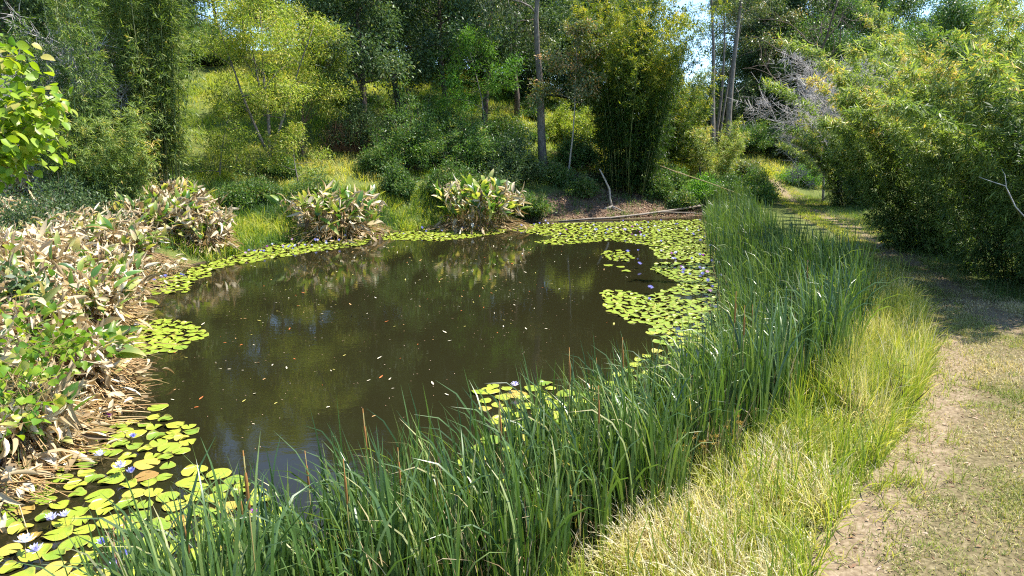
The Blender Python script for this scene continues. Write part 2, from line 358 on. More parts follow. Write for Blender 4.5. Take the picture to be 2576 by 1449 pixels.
def groundmat():
    """earth, dry grass thatch and green ground; the mesh carries where the track, the mown strip and the litter are"""
    m, t = newmat('ground'); N = t.nodes.new
    tc = N('ShaderNodeTexCoord')
    def noise(s, d=6, r=.6):
        n = N('ShaderNodeTexNoise'); n.inputs['Scale'].default_value = s; n.inputs['Detail'].default_value = d; n.inputs['Roughness'].default_value = r
        t.links.new(tc.outputs['Object'], n.inputs['Vector']); return n.outputs['Fac']
    def attr(nm): a = N('ShaderNodeAttribute'); a.attribute_name = nm; return a.outputs['Fac']
    def mix(f, a, b):
        x = N('ShaderNodeMixRGB'); t.links.new(f, x.inputs[0]); t.links.new(a, x.inputs[1]); t.links.new(b, x.inputs[2]); return x.outputs[0]
    def edge(val, nz, w=.45):
        q = N('ShaderNodeMath'); q.operation = 'MULTIPLY_ADD'; q.inputs[1].default_value = w * 2; t.links.new(nz, q.inputs[0]); t.links.new(val, q.inputs[2])
        r = N('ShaderNodeMapRange'); r.inputs[1].default_value = .5 + w - .18; r.inputs[2].default_value = .5 + w + .18; t.links.new(q.outputs[0], r.inputs[0]); return r.outputs[0]
    f1, f2, f3 = noise(1.3), noise(18, 5), noise(90, 3)
    green = ramp(t, [(.3, (.05, .075, .02)), (.55, (.11, .13, .03)), (.75, (.18, .17, .07))], f2)
    thatch = ramp(t, [(.28, (.05, .042, .02)), (.5, (.125, .10, .05)), (.72, (.22, .18, .10))], f2)
    dirt = ramp(t, [(.25, (.09, .062, .036)), (.5, (.195, .146, .090)), (.75, (.30, .24, .16))], f2)
    lit = ramp(t, [(.3, (.05, .034, .022)), (.5, (.12, .08, .052)), (.7, (.23, .16, .11))], f3)
    c = mix(edge(attr('mown'), f1), green, thatch)
    c = mix(edge(attr('litter'), f1), c, lit)
    c = mix(edge(attr('track'), noise(2.6)), c, dirt)
    mud = N('ShaderNodeRGB'); mud.outputs[0].default_value = (.05, .036, .022, 1)
    c = mix(edge(attr('mud'), f1, .2), c, mud.outputs[0])
    p = N('ShaderNodeBsdfPrincipled'); p.inputs['Roughness'].default_value = .95; p.inputs['Specular IOR Level'].default_value = .1
    t.links.new(c, p.inputs['Base Color'])
    b = N('ShaderNodeBump'); b.inputs['Strength'].default_value = .4; b.inputs['Distance'].default_value = .02
    t.links.new(f2, b.inputs['Height']); t.links.new(b.outputs[0], p.inputs['Normal'])
    o = N('ShaderNodeOutputMaterial'); t.links.new(p.outputs[0], o.inputs[0]); return m
M['ground'] = groundmat()

# ------------------------------------------------------------------ ground, path, water
MOWN_UV = [(1980, 1700), (2080, 1400), (2200, 1240), (2290, 1090), (2335, 950), (2300, 830), (2240, 720), (2170, 640), (2100, 590), (2010, 545), (1950, 490), (1925, 455),
           (1975, 455), (2060, 500), (2160, 540), (2270, 600), (2400, 680), (2600, 770), (2900, 900), (3400, 1150), (3600, 1700)]
MOWN = [T(u, v) if v < 1300 else G(u, v, .6) for u, v in MOWN_UV]
WHEEL_UV = [[(2080, 1480), (2180, 1330), (2270, 1190), (2350, 1050), (2390, 940), (2400, 850)],
            [(2560, 840), (2480, 770), (2350, 690), (2230, 620), (2120, 570), (2030, 520), (1970, 480), (1940, 452)],
            [(2240, 640), (2150, 570), (2060, 520)], [(1800, 395), (1850, 420), (1900, 440)]]
WHEEL = [[T(u, v) if v < 1300 else G(u, v, .6) for u, v in w] for w in WHEEL_UV]
LITTER = [T(1300, 530), T(1310, 556), T(1450, 553), T(1600, 549), T(1770, 543), T(1790, 480), T(1760, 440), T(1700, 470), T(1640, 470), T(1510, 440), T(1500, 385), T(1390, 385), T(1380, 430), T(1440, 480)]
def ax(lo, hi, step, far):
    a = np.arange(lo, hi, step); k = [8, 20, 40, 90, 180, 400, 800]
    return np.concatenate([[lo - d for d in k[::-1]], a, [hi + d for d in k]])
xs = ax(-32, 40, .3, 800); ys = ax(2, 80, .3, 800)
gx, gy = np.meshgrid(xs, ys); X = gx.ravel(); Y = gy.ravel(); Z = height(X, Y)
mb = MB(); nx, ny = len(xs), len(ys); ii = np.arange(nx * ny).reshape(ny, nx)
mb.add(np.stack([X, Y, Z], 1), np.stack([ii[:-1, :-1].ravel(), ii[:-1, 1:].ravel(), ii[1:, 1:].ravel(), ii[1:, :-1].ravel()], 1))
ground = tag(mb.build('ground', M['ground']), 'earth banks and grassy slope around the pond', kind='structure')
def soft(px, py, poly, w=.4):
    d = pdist(px, py, poly); return np.clip(.5 + np.where(inpoly(px, py, poly), d, -d) / (2 * w), 0, 1)
def setattr_f(o, nm, vals):
    a_ = o.data.attributes.new(nm, 'FLOAT', 'POINT'); a_.data.foreach_set('value', np.asarray(vals, np.float32))
def wheelmask(px, py):
    d = np.full(len(px), 1e9)
    for i, w in enumerate(WHEEL): d = np.minimum(d, pdist(px, py, w, False) / (.5 if i == 0 else .5))
    return np.clip(.95 - d * .6, 0, 1)
setattr_f(ground, 'mown', soft(X, Y, MOWN, .8)); setattr_f(ground, 'litter', soft(X, Y, LITTER, .8)); setattr_f(ground, 'track', wheelmask(X, Y))
psd = pdist(X, Y, POND); setattr_f(ground, 'mud', np.where(inpoly(X, Y, POND), 1.0, np.clip(1 - psd / .5, 0, 1)))
# the mown walking track as its own lofted sheet just above the ground
PL = [T(u, v) if v < 1300 else G(u, v, .6) for u, v in MOWN_UV[:12]]; PR = [T(u, v) if v < 1300 else G(u, v, .6) for u, v in MOWN_UV[12:]][::-1]
def resample(p, n):
    p = np.array(p); d = np.concatenate([[0], np.cumsum(np.linalg.norm(np.diff(p, axis=0), axis=1))]); t = np.linspace(0, d[-1], n)
    q = np.stack([np.interp(t, d, p[:, 0]), np.interp(t, d, p[:, 1])], 1)
    for _ in range(6): q[1:-1] = (q[:-2] + 2 * q[1:-1] + q[2:]) / 4
    return q
NL, NW = 220, 60
ql, qr = resample(PL, NL), resample(PR, NL); fw = np.linspace(0, 1, NW)
gxy = ql[:, None, :] * (1 - fw)[None, :, None] + qr[:, None, :] * fw[None, :, None]
PX, PY = gxy[..., 0].ravel(), gxy[..., 1].ravel(); ii = np.arange(NL * NW).reshape(NL, NW); used = np.arange(NL * NW); remap = used
F = np.stack([ii[:-1, :-1].ravel(), ii[:-1, 1:].ravel(), ii[1:, 1:].ravel(), ii[1:, :-1].ravel()], 1)
edgez = np.tile(np.minimum(1, np.minimum(np.arange(NW), NW - 1 - np.arange(NW)) / 3.0), NL)
# follow the coarse ground sheet exactly (bilinear), then 12 mm above it
Zg = Z.reshape(ny, nx)
def sheet(x, y):
    i = np.clip(np.searchsorted(xs, x) - 1, 0, nx - 2); j = np.clip(np.searchsorted(ys, y) - 1, 0, ny - 2)
    fx = (x - xs[i]) / (xs[i + 1] - xs[i]); fy = (y - ys[j]) / (ys[j + 1] - ys[j])
    return (Zg[j, i] * (1 - fx) + Zg[j, i + 1] * fx) * (1 - fy) + (Zg[j + 1, i] * (1 - fx) + Zg[j + 1, i + 1] * fx) * fy
mb = MB(); mb.add(np.stack([PX[used], PY[used], sheet(PX[used], PY[used]) + .002 + .012 * edgez], 1), F)
path = tag(mb.build('path', M['ground']), 'worn dirt and dry grass track on the right bank', kind='structure')
setattr_f(path, 'mown', np.ones(len(used))); setattr_f(path, 'litter', np.zeros(len(used))); setattr_f(path, 'track', wheelmask(PX[used], PY[used])); setattr_f(path, 'mud', np.zeros(len(used)))
# water sheet
mb = MB(); wx = np.linspace(-16, 16, 9); wy = np.linspace(2, 46, 9); gx, gy = np.meshgrid(wx, wy); ii = np.arange(81).reshape(9, 9)
mb.add(np.stack([gx.ravel(), gy.ravel(), np.zeros(81)], 1), np.stack([ii[:-1, :-1].ravel(), ii[:-1, 1:].ravel(), ii[1:, 1:].ravel(), ii[1:, :-1].ravel()], 1))
tag(mb.build('water', M['water']), 'still dark brown pond water', kind='structure')

def scatter(poly, n, r=rng):
    x0, x1 = min(p[0] for p in poly), max(p[0] for p in poly); y0, y1 = min(p[1] for p in poly), max(p[1] for p in poly)
    out = []; got = 0
    while got < n:
        x = r.uniform(x0, x1, n * 2); y = r.uniform(y0, y1, n * 2); k = inpoly(x, y, poly); out.append(np.stack([x[k], y[k]], 1)); got += k.sum()
        if k.sum() == 0: break
    return np.concatenate(out)[:n]
def ground_pts(p, dz=0.0): return np.stack([p[:, 0], p[:, 1], sheet(p[:, 0], p[:, 1]) + dz], 1)
U2 = rng.uniform

# ------------------------------------------------------------------ trees, shrubs, bamboo
def limb(r, p0, d0, L, n=5, droop=0.0, wig=.12):
    pts = [np.array(p0, float)]; d = unit(np.array(d0, float))
    for k in range(n):
        d = unit(d + r.normal(size=3) * wig + np.array([0, 0, -droop / n])); pts.append(pts[-1] + d * L / n)
    return np.array(pts)
def skeleton(r, H, r0, first=.35, n1=11, len1=.33, up=.7, n2=5, n3=2, lean=(0, 0), droop=.3, forks=None, prof=None, wig=.1):
    """returns wood tubes [(pts, radii)] and twig points with outward directions"""
    tubes, tips, tdir = [], [], []
    trunks = []
    p = limb(r, (0, 0, -.25), (lean[0], lean[1], 1), H * 1.0, 9, 0, wig * .6); trunks.append((p, r0 * (1 - .85 * np.linspace(0, 1, 10) ** .8)))
    if forks:
        for (t0, dx, dy, fr) in forks:
            i = min(int(t0 * 9), 8); q = limb(r, p[i], (dx, dy, 1), H * (1 - t0) * fr, 7, -.1, wig * .7)
            trunks.append((q, trunks[0][1][i] * .8 * (1 - .85 * np.linspace(0, 1, 8))))
    tubes += trunks
    prof = prof or (lambda t: math.sin(math.pi * min(1, .22 + .78 * t)) * .75 + .35)
    for (tp, tr) in trunks:
        m = len(tp); nn = n1 if tp is p else max(3, int(n1 * .6)); f0 = first if tp is p else .2; az = r.uniform(0, 6.28)
        for i in range(nn):
            t = f0 + (1 - f0) * (i + r.uniform(.1, .9)) / nn; az += 2.4 + r.normal() * .4
            x = t * (m - 1); a = int(min(x, m - 2)); b = tp[a] + (tp[a + 1] - tp[a]) * (x - a)
            el = up * r.uniform(.5, 1.3) + .35 * (t - .5); L = H * len1 * prof((t - f0) / (1 - f0)) * r.uniform(.7, 1.2) * (1 if tp is p else .8)
            q = limb(r, b, (math.cos(az) * math.cos(el), math.sin(az) * math.cos(el), math.sin(el)), L, 5, droop * .5, wig * 1.6)
            rr = max(.012, tr[a] * .5); tubes.append((q, rr * (1 - .8 * np.linspace(0, 1, 6))))
            for j in range(n2):
                s = .25 + .75 * (j + r.uniform(0, 1)) / n2; k = min(int(s * 5), 4); b2 = q[k] + (q[k + 1] - q[k]) * (s * 5 - k)
                d = unit(unit(q[k + 1] - q[k]) + r.normal(size=3) * .75 + np.array([0, 0, .15 - droop * .3])); L2 = L * .42 * r.uniform(.6, 1.2)
                q2 = limb(r, b2, d, L2, 3, droop, wig * 2); tubes.append((q2, max(.006, rr * .35) * (1 - .7 * np.linspace(0, 1, 4))))
                for k2 in range(1, 4): tips.append(q2[k2]); tdir.append(unit(q2[k2] - q2[k2 - 1]))
                for _ in range(n3):
                    d3 = unit(d + r.normal(size=3) * .9); q3 = q2[r.integers(1, 4)] + d3 * L2 * .5 * r.uniform(.4, 1); tips.append(q3); tdir.append(d3)
            tips.append(q[-1]); tdir.append(unit(q[-1] - q[-2]))
    return tubes, np.array(tips), np.array(tdir)
def crown(mb, r, tips, tdir, per, spread, L, W, hang=.3, tint=(.5, .22), along=.5, flat=.0, clumpvar=.18, mat=0):
    """leaves grouped in sprays round each twig end; every spray has its own tint"""
    n = len(tips) * per; idx = np.repeat(np.arange(len(tips)), per)
    off = rdir(n, r) * (r.uniform(0, 1, n) ** .6)[:, None] * spread; off[:, 2] *= .75
    P = tips[idx] + off + tdir[idx] * (r.uniform(-.2, 1, n) * spread * .6)[:, None]
    D = unit(rdir(n, r) * .9 + tdir[idx] * along + unit(off) * .5 + np.array([0, 0, -hang]))
    N = unit(rdir(n, r) * .9 + np.array([0, 0, .8 - flat]))
    ct = r.normal(size=len(tips)) * clumpvar
    t = np.clip(tint[0] + ct[idx] + r.normal(size=n) * tint[1], 0, 1)
    leaves(mb, P, D, N, L * r.uniform(.65, 1.25, n), W * r.uniform(.7, 1.25, n), t, mat=mat)
def tree(name, loc, seed, H, r0, wood, leaf, per=16, spread=.45, L=.11, W=.035, hang=.3, tint=(.45, .2), label=None, group=None, cat='tree', bare=False, flat=0, dead=None, **kw):
    r = np.random.default_rng(seed); root = empty(name, loc)
    tubes, tips, tdir = skeleton(r, H, r0, **kw)
    mb = MB(); ntr = 1 + len(kw.get('forks') or [])
    for i, (p, q) in enumerate(tubes[:ntr]): tube(mb, p, q, 9)
    mb.build('trunk', M[wood], root)
    mb = MB()
    for p, q in tubes[ntr:]: tube(mb, p, q, 4, cap=False, mat=1)
    if not bare: crown(mb, r, tips, tdir, per, spread, L, W, hang, tint, flat=flat)
    mb.build('crown', [M[leaf], M[wood]], root)
    tag(root, label, cat, group); return root
def shrub(name, loc, seed, Rx, Hh, leaf, n=90, per=22, L=.08, W=.03, tint=(.45, .2), label=None, group=None, hang=.0, cat='shrub', spray=.30, wood='darkbark'):
    """many stems from the ground, sprays of leaves all the way up"""
    r = np.random.default_rng(seed); root = empty(name, loc); mb = MB(); tips = []; td = []
    for i in range(n):
        az = r.uniform(0, 6.28); q = r.uniform(0, 1) ** .6; lob = .62 + .38 * math.sin(az * 3 + seed) * math.sin(az * 2 + seed * 1.7) + .2 * r.normal(); shoot = 1.35 if r.uniform() < .14 else 1
        top = np.array([math.cos(az) * Rx * q * (.75 + .5 * lob), math.sin(az) * Rx * q * (.75 + .5 * lob), Hh * (1 - .6 * q ** 2.2) * (.55 + .5 * lob) * r.uniform(.5, 1.15) * shoot])
        b = np.array([top[0] * .25, top[1] * .25, -.1]); mid = (b + top) / 2 + np.array([top[0] * -.12, top[1] * -.12, Hh * .08])
        tube(mb, np.array([b, mid, top]), [.02, .013, .004], 4, cap=False, mat=1)
        for k in range(4):
            s = r.uniform(.35, 1.02); c = b * (1 - s) ** 2 + 2 * mid * s * (1 - s) + top * s * s
            tips.append(c + r.normal(size=3) * .1 * Rx); td.append(unit(top - b + r.normal(size=3) * .6))
    crown(mb, r, np.array(tips), np.array(td), per, spray, L, W, hang, tint); mb.build('foliage', [M[leaf], M[wood]], root)
    tag(root, label, cat, group); return root
def bamboo(name, loc, seed, n, H, base_r, splay, leaf, lean=(0, 0), first=.3, sprays=26, per=11, L=.15, W=.02, cr=.022, arch=.5, tint=(.45, .2), label=None, group=None, toptint=.22, spl=.6, low=.0, cvar=.06):
    """culms fanning out of one stool, each with drooping sprays of leaves"""
    r = np.random.default_rng(seed); root = empty(name, loc); SP_, SD, ST, SC = [], [], [], []
    for i in range(n):
        az = r.uniform(0, 6.28); q = math.sqrt(r.uniform(0, 1)); b = np.array([math.cos(az) * base_r * q, math.sin(az) * base_r * q, -.15])
        h = H * r.uniform(.62, 1.05); d = np.array([math.cos(az) * splay * q + lean[0] * r.uniform(.5, 1.3), math.sin(az) * splay * q + lean[1] * r.uniform(.5, 1.3), 1.0]) + r.normal(size=3) * .05
        pts = [b]; d = unit(d); m = 10
        for k in range(m):
            s = k / m; out = np.array([d[0], d[1], 0]); d = unit(d + out * arch * .12 * s + np.array([0, 0, -arch * .26 * s * s]) + r.normal(size=3) * .015); pts.append(pts[-1] + d * h / m)
        pts = np.array(pts); mb = MB(); tube(mb, pts, cr * r.uniform(.7, 1.2) * (1 - .85 * np.linspace(0, 1, m + 1)), 6, tint=r.uniform(0, 1)); mb.build('culm', M['culm'], root)
        ctint = r.normal() * cvar
        for k in range(sprays):
            SC.append(ctint); s = first + (1 - first) * r.uniform(0, 1) ** .85 if r.uniform() > low else r.uniform(.04, first)
            x = s * m; a = min(int(x), m - 1); c = pts[a] + (pts[a + 1] - pts[a]) * (x - a)
            out = rdir(1, r)[0] * .9 + unit(np.array([pts[-1][0], pts[-1][1], 0]) + 1e-6) * .35; out[2] = abs(out[2]) * .5 + .1
            SP_.append(c); SD.append(unit(out)); ST.append(s)
    SP_ = np.array(SP_); SD = np.array(SD); ST = np.array(ST); ns = len(SP_)
    sl = spl * r.uniform(.4, 1.2, ns) * (1.25 - .55 * ST)
    mb = MB(); idx = np.repeat(np.arange(ns), per); u = r.uniform(.15, 1, ns * per)
    P = SP_[idx] + SD[idx] * (sl[idx] * u)[:, None] + np.array([0, 0, -1.0]) * (sl[idx] * .35 * u * u)[:, None] + r.normal(size=(ns * per, 3)) * .05
    D = unit(SD[idx] * .7 + rdir(ns * per, r) * .75 + np.array([0, 0, -.45])); N = unit(rdir(ns * per, r) * .7 + np.array([0, 0, 1.0]))
    ct = r.normal(size=ns) * .12 + toptint * (ST - .6) + np.array(SC)  # toptint grades leaf colour upward: older leaves low, sunlit tops and shade painted in
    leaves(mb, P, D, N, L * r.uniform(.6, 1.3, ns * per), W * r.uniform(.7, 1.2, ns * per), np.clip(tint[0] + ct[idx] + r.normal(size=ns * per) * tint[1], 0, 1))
    k = r.choice(ns, min(ns, 700), replace=False); sticks(mb, SP_[k], SP_[k] + SD[k] * sl[k][:, None] * .8, .006, r.uniform(0, 1, len(k)), mat=1); mb.build('foliage', [M[leaf], M['culm']], root)
    tag(root, label, 'bamboo', group); return root
def loc_at(u, v): x, y = T(u, v); return (x, y, H1(x, y))
def loc_y(u, Yd): x = (u - 1288) / FPX * (Yd * CP); return (x, Yd, H1(x, Yd))

# --- the named trees round the pond
tree('wattle_tree', loc_at(683, 445), 11, 10.5, .13, 'bark', 'acacia', per=36, spread=.6, L=.19, W=.045, hang=.2, tint=(.62, .2), first=.42, n1=9, len1=.30, up=.75, n2=6, forks=[(.16, -.32, .05, .95), (.22, .32, .1, .9), (.34, -.2, -.15, .8)],
     label='slender light green wattle with thin forked trunk left of centre on the far bank')
tree('wattle_tree', loc_y(760, 41), 12, 8.0, .10, 'redbark', 'acacia', per=26, spread=.5, L=.18, W=.042, tint=(.6, .22), first=.2, n1=9, len1=.34, up=.5, n2=6, forks=[(.3, .4, 0, .8)],
     label='yellowish small wattle with a leaning fork just right of the slender one')
tree('gum_sapling', loc_y(545, 36.5), 13, 3.6, .05, 'bark', 'acacia', per=10, spread=.42, L=.18, W=.045, tint=(.5, .2), first=.15, n1=9, len1=.42, up=.35, n2=6,
     label='low green sapling with spreading branches left of the slender wattle trunk')
tree('gum_sapling', loc_y(745, 36.5), 14, 3.3, .045, 'bark', 'acacia', per=12, spread=.42, L=.18, W=.045, tint=(.6, .2), first=.25, n1=8, len1=.42, up=.35, n2=6,
     label='low green sapling behind the middle clump of dying water plants')
tree('dark_tree', loc_y(925, 45), 21, 13, .22, 'darkbark', 'dark', per=60, spread=.95, L=.22, W=.09, tint=(.5, .2), first=.28, n1=14, len1=.34, up=.45, n2=6, lean=(-.12, 0), forks=[(.3, -.5, 0, .7)],
     label='dark leafy tree with a crooked black trunk leaning left above the brown brush')
for i, (u, Yd, H_, sd_, lb) in enumerate([(1010, 49, 15, 22, 'tall dark tree with straight trunk behind the crooked leaning one'),
        (1120, 52, 15, 23, 'tall dark tree behind the fern-leaved sapling, left of two'),
        (1215, 49, 15, 24, 'thick trunked dark tree directly behind the fern-leaved sapling'),
        (1300, 55, 16, 25, 'tall dark tree seen just left of the straight gum trunk')]):
    tree('dark_tree', loc_y(u, Yd), sd_, H_, .24, 'darkbark', 'dark', per=56, spread=1.0, L=.23, W=.09, tint=(.45, .22), first=.32, n1=14, len1=.3, up=.4, n2=6, label=lb)
tree('fern_leaved_sapling', loc_y(1225, 43), 31, 8.2, .07, 'bark', 'fern', per=34, spread=.5, L=.24, W=.045, hang=.1, tint=(.55, .2), flat=-.5, first=.45, n1=8, len1=.3, up=.35, n2=5,
     label='bright green feathery sapling in front of the dark trees')
tree('gum_tree', loc_at(1368, 428), 41, 17, .32, 'bark', 'olive', per=34, spread=.6, L=.22, W=.05, hang=.9, tint=(.5, .2), first=.42, n1=7, len1=.22, up=.4, n2=5,
     label='tall straight gum trunk with pale peeling bark left of the big bamboo')
tree('gum_branch_tree', loc_y(1432, 44.5), 42, 9.2, .07, 'palebark', 'olive', per=40, spread=.5, L=.2, W=.08, hang=.5, tint=(.6, .28), first=.55, n1=8, len1=.26, up=.3, n2=5,
     label='pale leaved young gum with reddish leaves between straight trunk and bamboo')
for i, (u, Yd, H_, r0, ln, lb) in enumerate([(1792, 56, 15, .24, (-.02, 0), 'dark furrowed gum trunk, the left one of the leaning group beside the sky gap'),
        (1800, 57.5, 15, .16, (.05, 0), 'thin gum trunk in the middle of the leaning group beside the sky gap'),
        (1806, 58.5, 14, .12, (.14, 0), 'thinnest gum trunk leaning right beside the sky gap'),
        (1829, 57, 16, .31, (.0, 0), 'straight thick brown gum trunk standing on the right hand grassy rise')]):
    tree('gum_tree', loc_y(u, Yd), 50 + i, H_, r0, 'bark', 'olive', per=30, spread=.55, L=.22, W=.05, hang=1.0, tint=(.45, .2), first=.66, n1=5, len1=.16, up=.5, n2=4, lean=ln, wig=.06, label=lb)
tree('broken_stump_tree', loc_y(1766, 47.5), 56, 3.2, .15, 'darkbark', 'dark', per=10, spread=.3, L=.16, W=.07, first=.4, n1=4, len1=.25, n2=3, label='short dark stump with a few glossy leaves right of the bamboo')
# dead tree, top right
tree('dead_tree', loc_y(2015, 61), 61, 13.5, .26, 'darkbark', 'dark', bare=True, first=.4, n1=12, len1=.4, up=.5, n2=9, n3=0, lean=(-.25, 0), forks=[(.33, .55, 0, .95), (.35, .9, .1, .6)], wig=.2,
     label='dead black trunk with bare forking limbs above the right hand grassy rise')
def twigtree(name, loc, seed, H, Rr, label, mat='twig'):
    r = np.random.default_rng(seed); root = empty(name, loc); mb = MB(); tubes, tips, td = skeleton(r, H, .09, first=.25, n1=16, len1=.42, up=.7, n2=10, n3=3, wig=.25, forks=[(.2, .5, 0, .9), (.25, -.4, .2, .8)])
    for p, q in tubes[:3]: tube(mb, p, q, 7)
    mb.build('trunk', M[mat], root); mb = MB()
    for p, q in tubes[3:]: tube(mb, p, q * .8, 4, cap=False)
    k = r.integers(0, len(tips), len(tips) * 4); A = tips[k]; sticks(mb, A, A + unit(td[k] + r.normal(size=(len(k), 3)) * .8) * r.uniform(.3, .9, len(k))[:, None], .012, .5)
    mb.build('crown', M[mat], root); tag(root, label, 'tree'); return root
twigtree('bare_tree', loc_y(2085, 46), 62, 10.5, 3, 'leafless grey tree with a haze of fine bleached twigs at top right')
twigtree('bare_tree', loc_y(40, 30), 63, 8.5, 2, 'leafless pale grey tree behind the overhanging yellow-green branch at left')
# --- bamboo
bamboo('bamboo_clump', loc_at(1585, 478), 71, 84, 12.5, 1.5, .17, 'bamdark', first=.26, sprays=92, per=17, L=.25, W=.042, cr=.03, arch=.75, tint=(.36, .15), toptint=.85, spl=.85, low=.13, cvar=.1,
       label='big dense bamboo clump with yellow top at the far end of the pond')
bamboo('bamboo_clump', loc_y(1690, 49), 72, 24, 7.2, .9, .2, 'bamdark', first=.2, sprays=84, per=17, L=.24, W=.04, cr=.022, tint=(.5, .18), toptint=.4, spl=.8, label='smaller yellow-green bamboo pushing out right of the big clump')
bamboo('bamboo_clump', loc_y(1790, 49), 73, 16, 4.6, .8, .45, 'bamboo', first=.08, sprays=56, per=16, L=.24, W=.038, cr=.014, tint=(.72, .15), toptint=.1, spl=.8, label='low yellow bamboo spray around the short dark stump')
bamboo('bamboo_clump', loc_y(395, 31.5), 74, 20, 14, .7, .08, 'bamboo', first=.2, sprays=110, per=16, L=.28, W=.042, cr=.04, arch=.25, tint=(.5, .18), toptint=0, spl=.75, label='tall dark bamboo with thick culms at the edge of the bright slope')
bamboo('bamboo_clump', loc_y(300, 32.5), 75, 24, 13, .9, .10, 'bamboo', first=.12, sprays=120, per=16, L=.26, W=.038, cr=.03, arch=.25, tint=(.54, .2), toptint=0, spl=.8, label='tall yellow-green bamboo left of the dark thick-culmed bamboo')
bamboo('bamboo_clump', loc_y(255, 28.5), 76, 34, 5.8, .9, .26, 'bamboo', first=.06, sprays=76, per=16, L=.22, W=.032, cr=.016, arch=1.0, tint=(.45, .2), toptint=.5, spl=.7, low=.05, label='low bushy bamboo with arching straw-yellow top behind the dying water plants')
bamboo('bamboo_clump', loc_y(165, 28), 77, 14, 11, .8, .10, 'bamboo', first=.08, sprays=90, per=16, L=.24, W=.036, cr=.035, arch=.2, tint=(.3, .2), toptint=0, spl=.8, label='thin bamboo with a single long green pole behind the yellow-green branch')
# right-hand bamboo thicket: clumps leaning out over the track
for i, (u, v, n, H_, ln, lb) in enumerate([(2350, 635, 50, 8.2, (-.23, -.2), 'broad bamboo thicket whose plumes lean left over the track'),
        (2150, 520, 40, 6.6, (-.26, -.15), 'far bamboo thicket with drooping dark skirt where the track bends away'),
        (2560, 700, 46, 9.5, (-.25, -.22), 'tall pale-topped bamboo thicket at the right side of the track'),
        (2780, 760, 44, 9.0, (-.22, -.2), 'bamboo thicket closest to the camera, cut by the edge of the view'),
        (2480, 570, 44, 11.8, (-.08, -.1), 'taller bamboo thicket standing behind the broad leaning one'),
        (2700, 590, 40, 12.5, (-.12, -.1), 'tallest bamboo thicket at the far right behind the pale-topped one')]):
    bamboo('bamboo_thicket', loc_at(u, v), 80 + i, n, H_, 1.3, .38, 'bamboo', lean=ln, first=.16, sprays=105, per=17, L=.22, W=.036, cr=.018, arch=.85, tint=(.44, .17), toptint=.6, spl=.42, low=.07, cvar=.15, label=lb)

# --- shrubs, undergrowth on the banks (each a thing)
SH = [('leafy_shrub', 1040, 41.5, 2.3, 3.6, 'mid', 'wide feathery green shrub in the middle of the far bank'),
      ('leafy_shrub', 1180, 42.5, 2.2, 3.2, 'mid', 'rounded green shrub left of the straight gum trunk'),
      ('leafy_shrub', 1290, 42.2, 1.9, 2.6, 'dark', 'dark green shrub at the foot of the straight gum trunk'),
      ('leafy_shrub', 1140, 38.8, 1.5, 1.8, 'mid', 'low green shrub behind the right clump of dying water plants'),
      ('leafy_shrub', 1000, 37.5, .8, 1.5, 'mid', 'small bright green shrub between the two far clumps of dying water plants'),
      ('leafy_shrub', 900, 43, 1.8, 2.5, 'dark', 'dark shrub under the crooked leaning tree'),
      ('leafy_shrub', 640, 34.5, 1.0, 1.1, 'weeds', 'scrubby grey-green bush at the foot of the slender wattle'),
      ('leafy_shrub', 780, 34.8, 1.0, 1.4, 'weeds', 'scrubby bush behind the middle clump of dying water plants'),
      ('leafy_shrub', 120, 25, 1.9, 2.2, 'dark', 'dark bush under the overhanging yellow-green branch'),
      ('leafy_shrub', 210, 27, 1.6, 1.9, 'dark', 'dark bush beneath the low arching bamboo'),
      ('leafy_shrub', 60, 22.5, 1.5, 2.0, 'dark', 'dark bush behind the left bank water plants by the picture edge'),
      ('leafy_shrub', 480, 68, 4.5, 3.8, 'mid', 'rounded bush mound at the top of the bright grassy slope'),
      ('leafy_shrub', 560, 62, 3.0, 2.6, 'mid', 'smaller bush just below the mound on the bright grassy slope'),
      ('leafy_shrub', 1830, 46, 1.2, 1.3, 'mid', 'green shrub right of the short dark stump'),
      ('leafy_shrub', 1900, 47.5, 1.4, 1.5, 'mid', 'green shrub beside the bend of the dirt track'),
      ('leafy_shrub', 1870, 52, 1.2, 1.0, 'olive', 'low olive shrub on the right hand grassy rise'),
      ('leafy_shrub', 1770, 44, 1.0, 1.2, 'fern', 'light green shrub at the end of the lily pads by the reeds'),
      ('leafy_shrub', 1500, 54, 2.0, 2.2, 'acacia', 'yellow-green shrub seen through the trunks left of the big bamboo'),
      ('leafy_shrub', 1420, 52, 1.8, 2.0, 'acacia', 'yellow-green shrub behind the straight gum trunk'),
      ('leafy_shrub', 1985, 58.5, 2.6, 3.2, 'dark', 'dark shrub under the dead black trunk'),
      ('leafy_shrub', 2030, 53, 1.5, 1.2, 'fern', 'bright lime green bush at the bend of the track')]
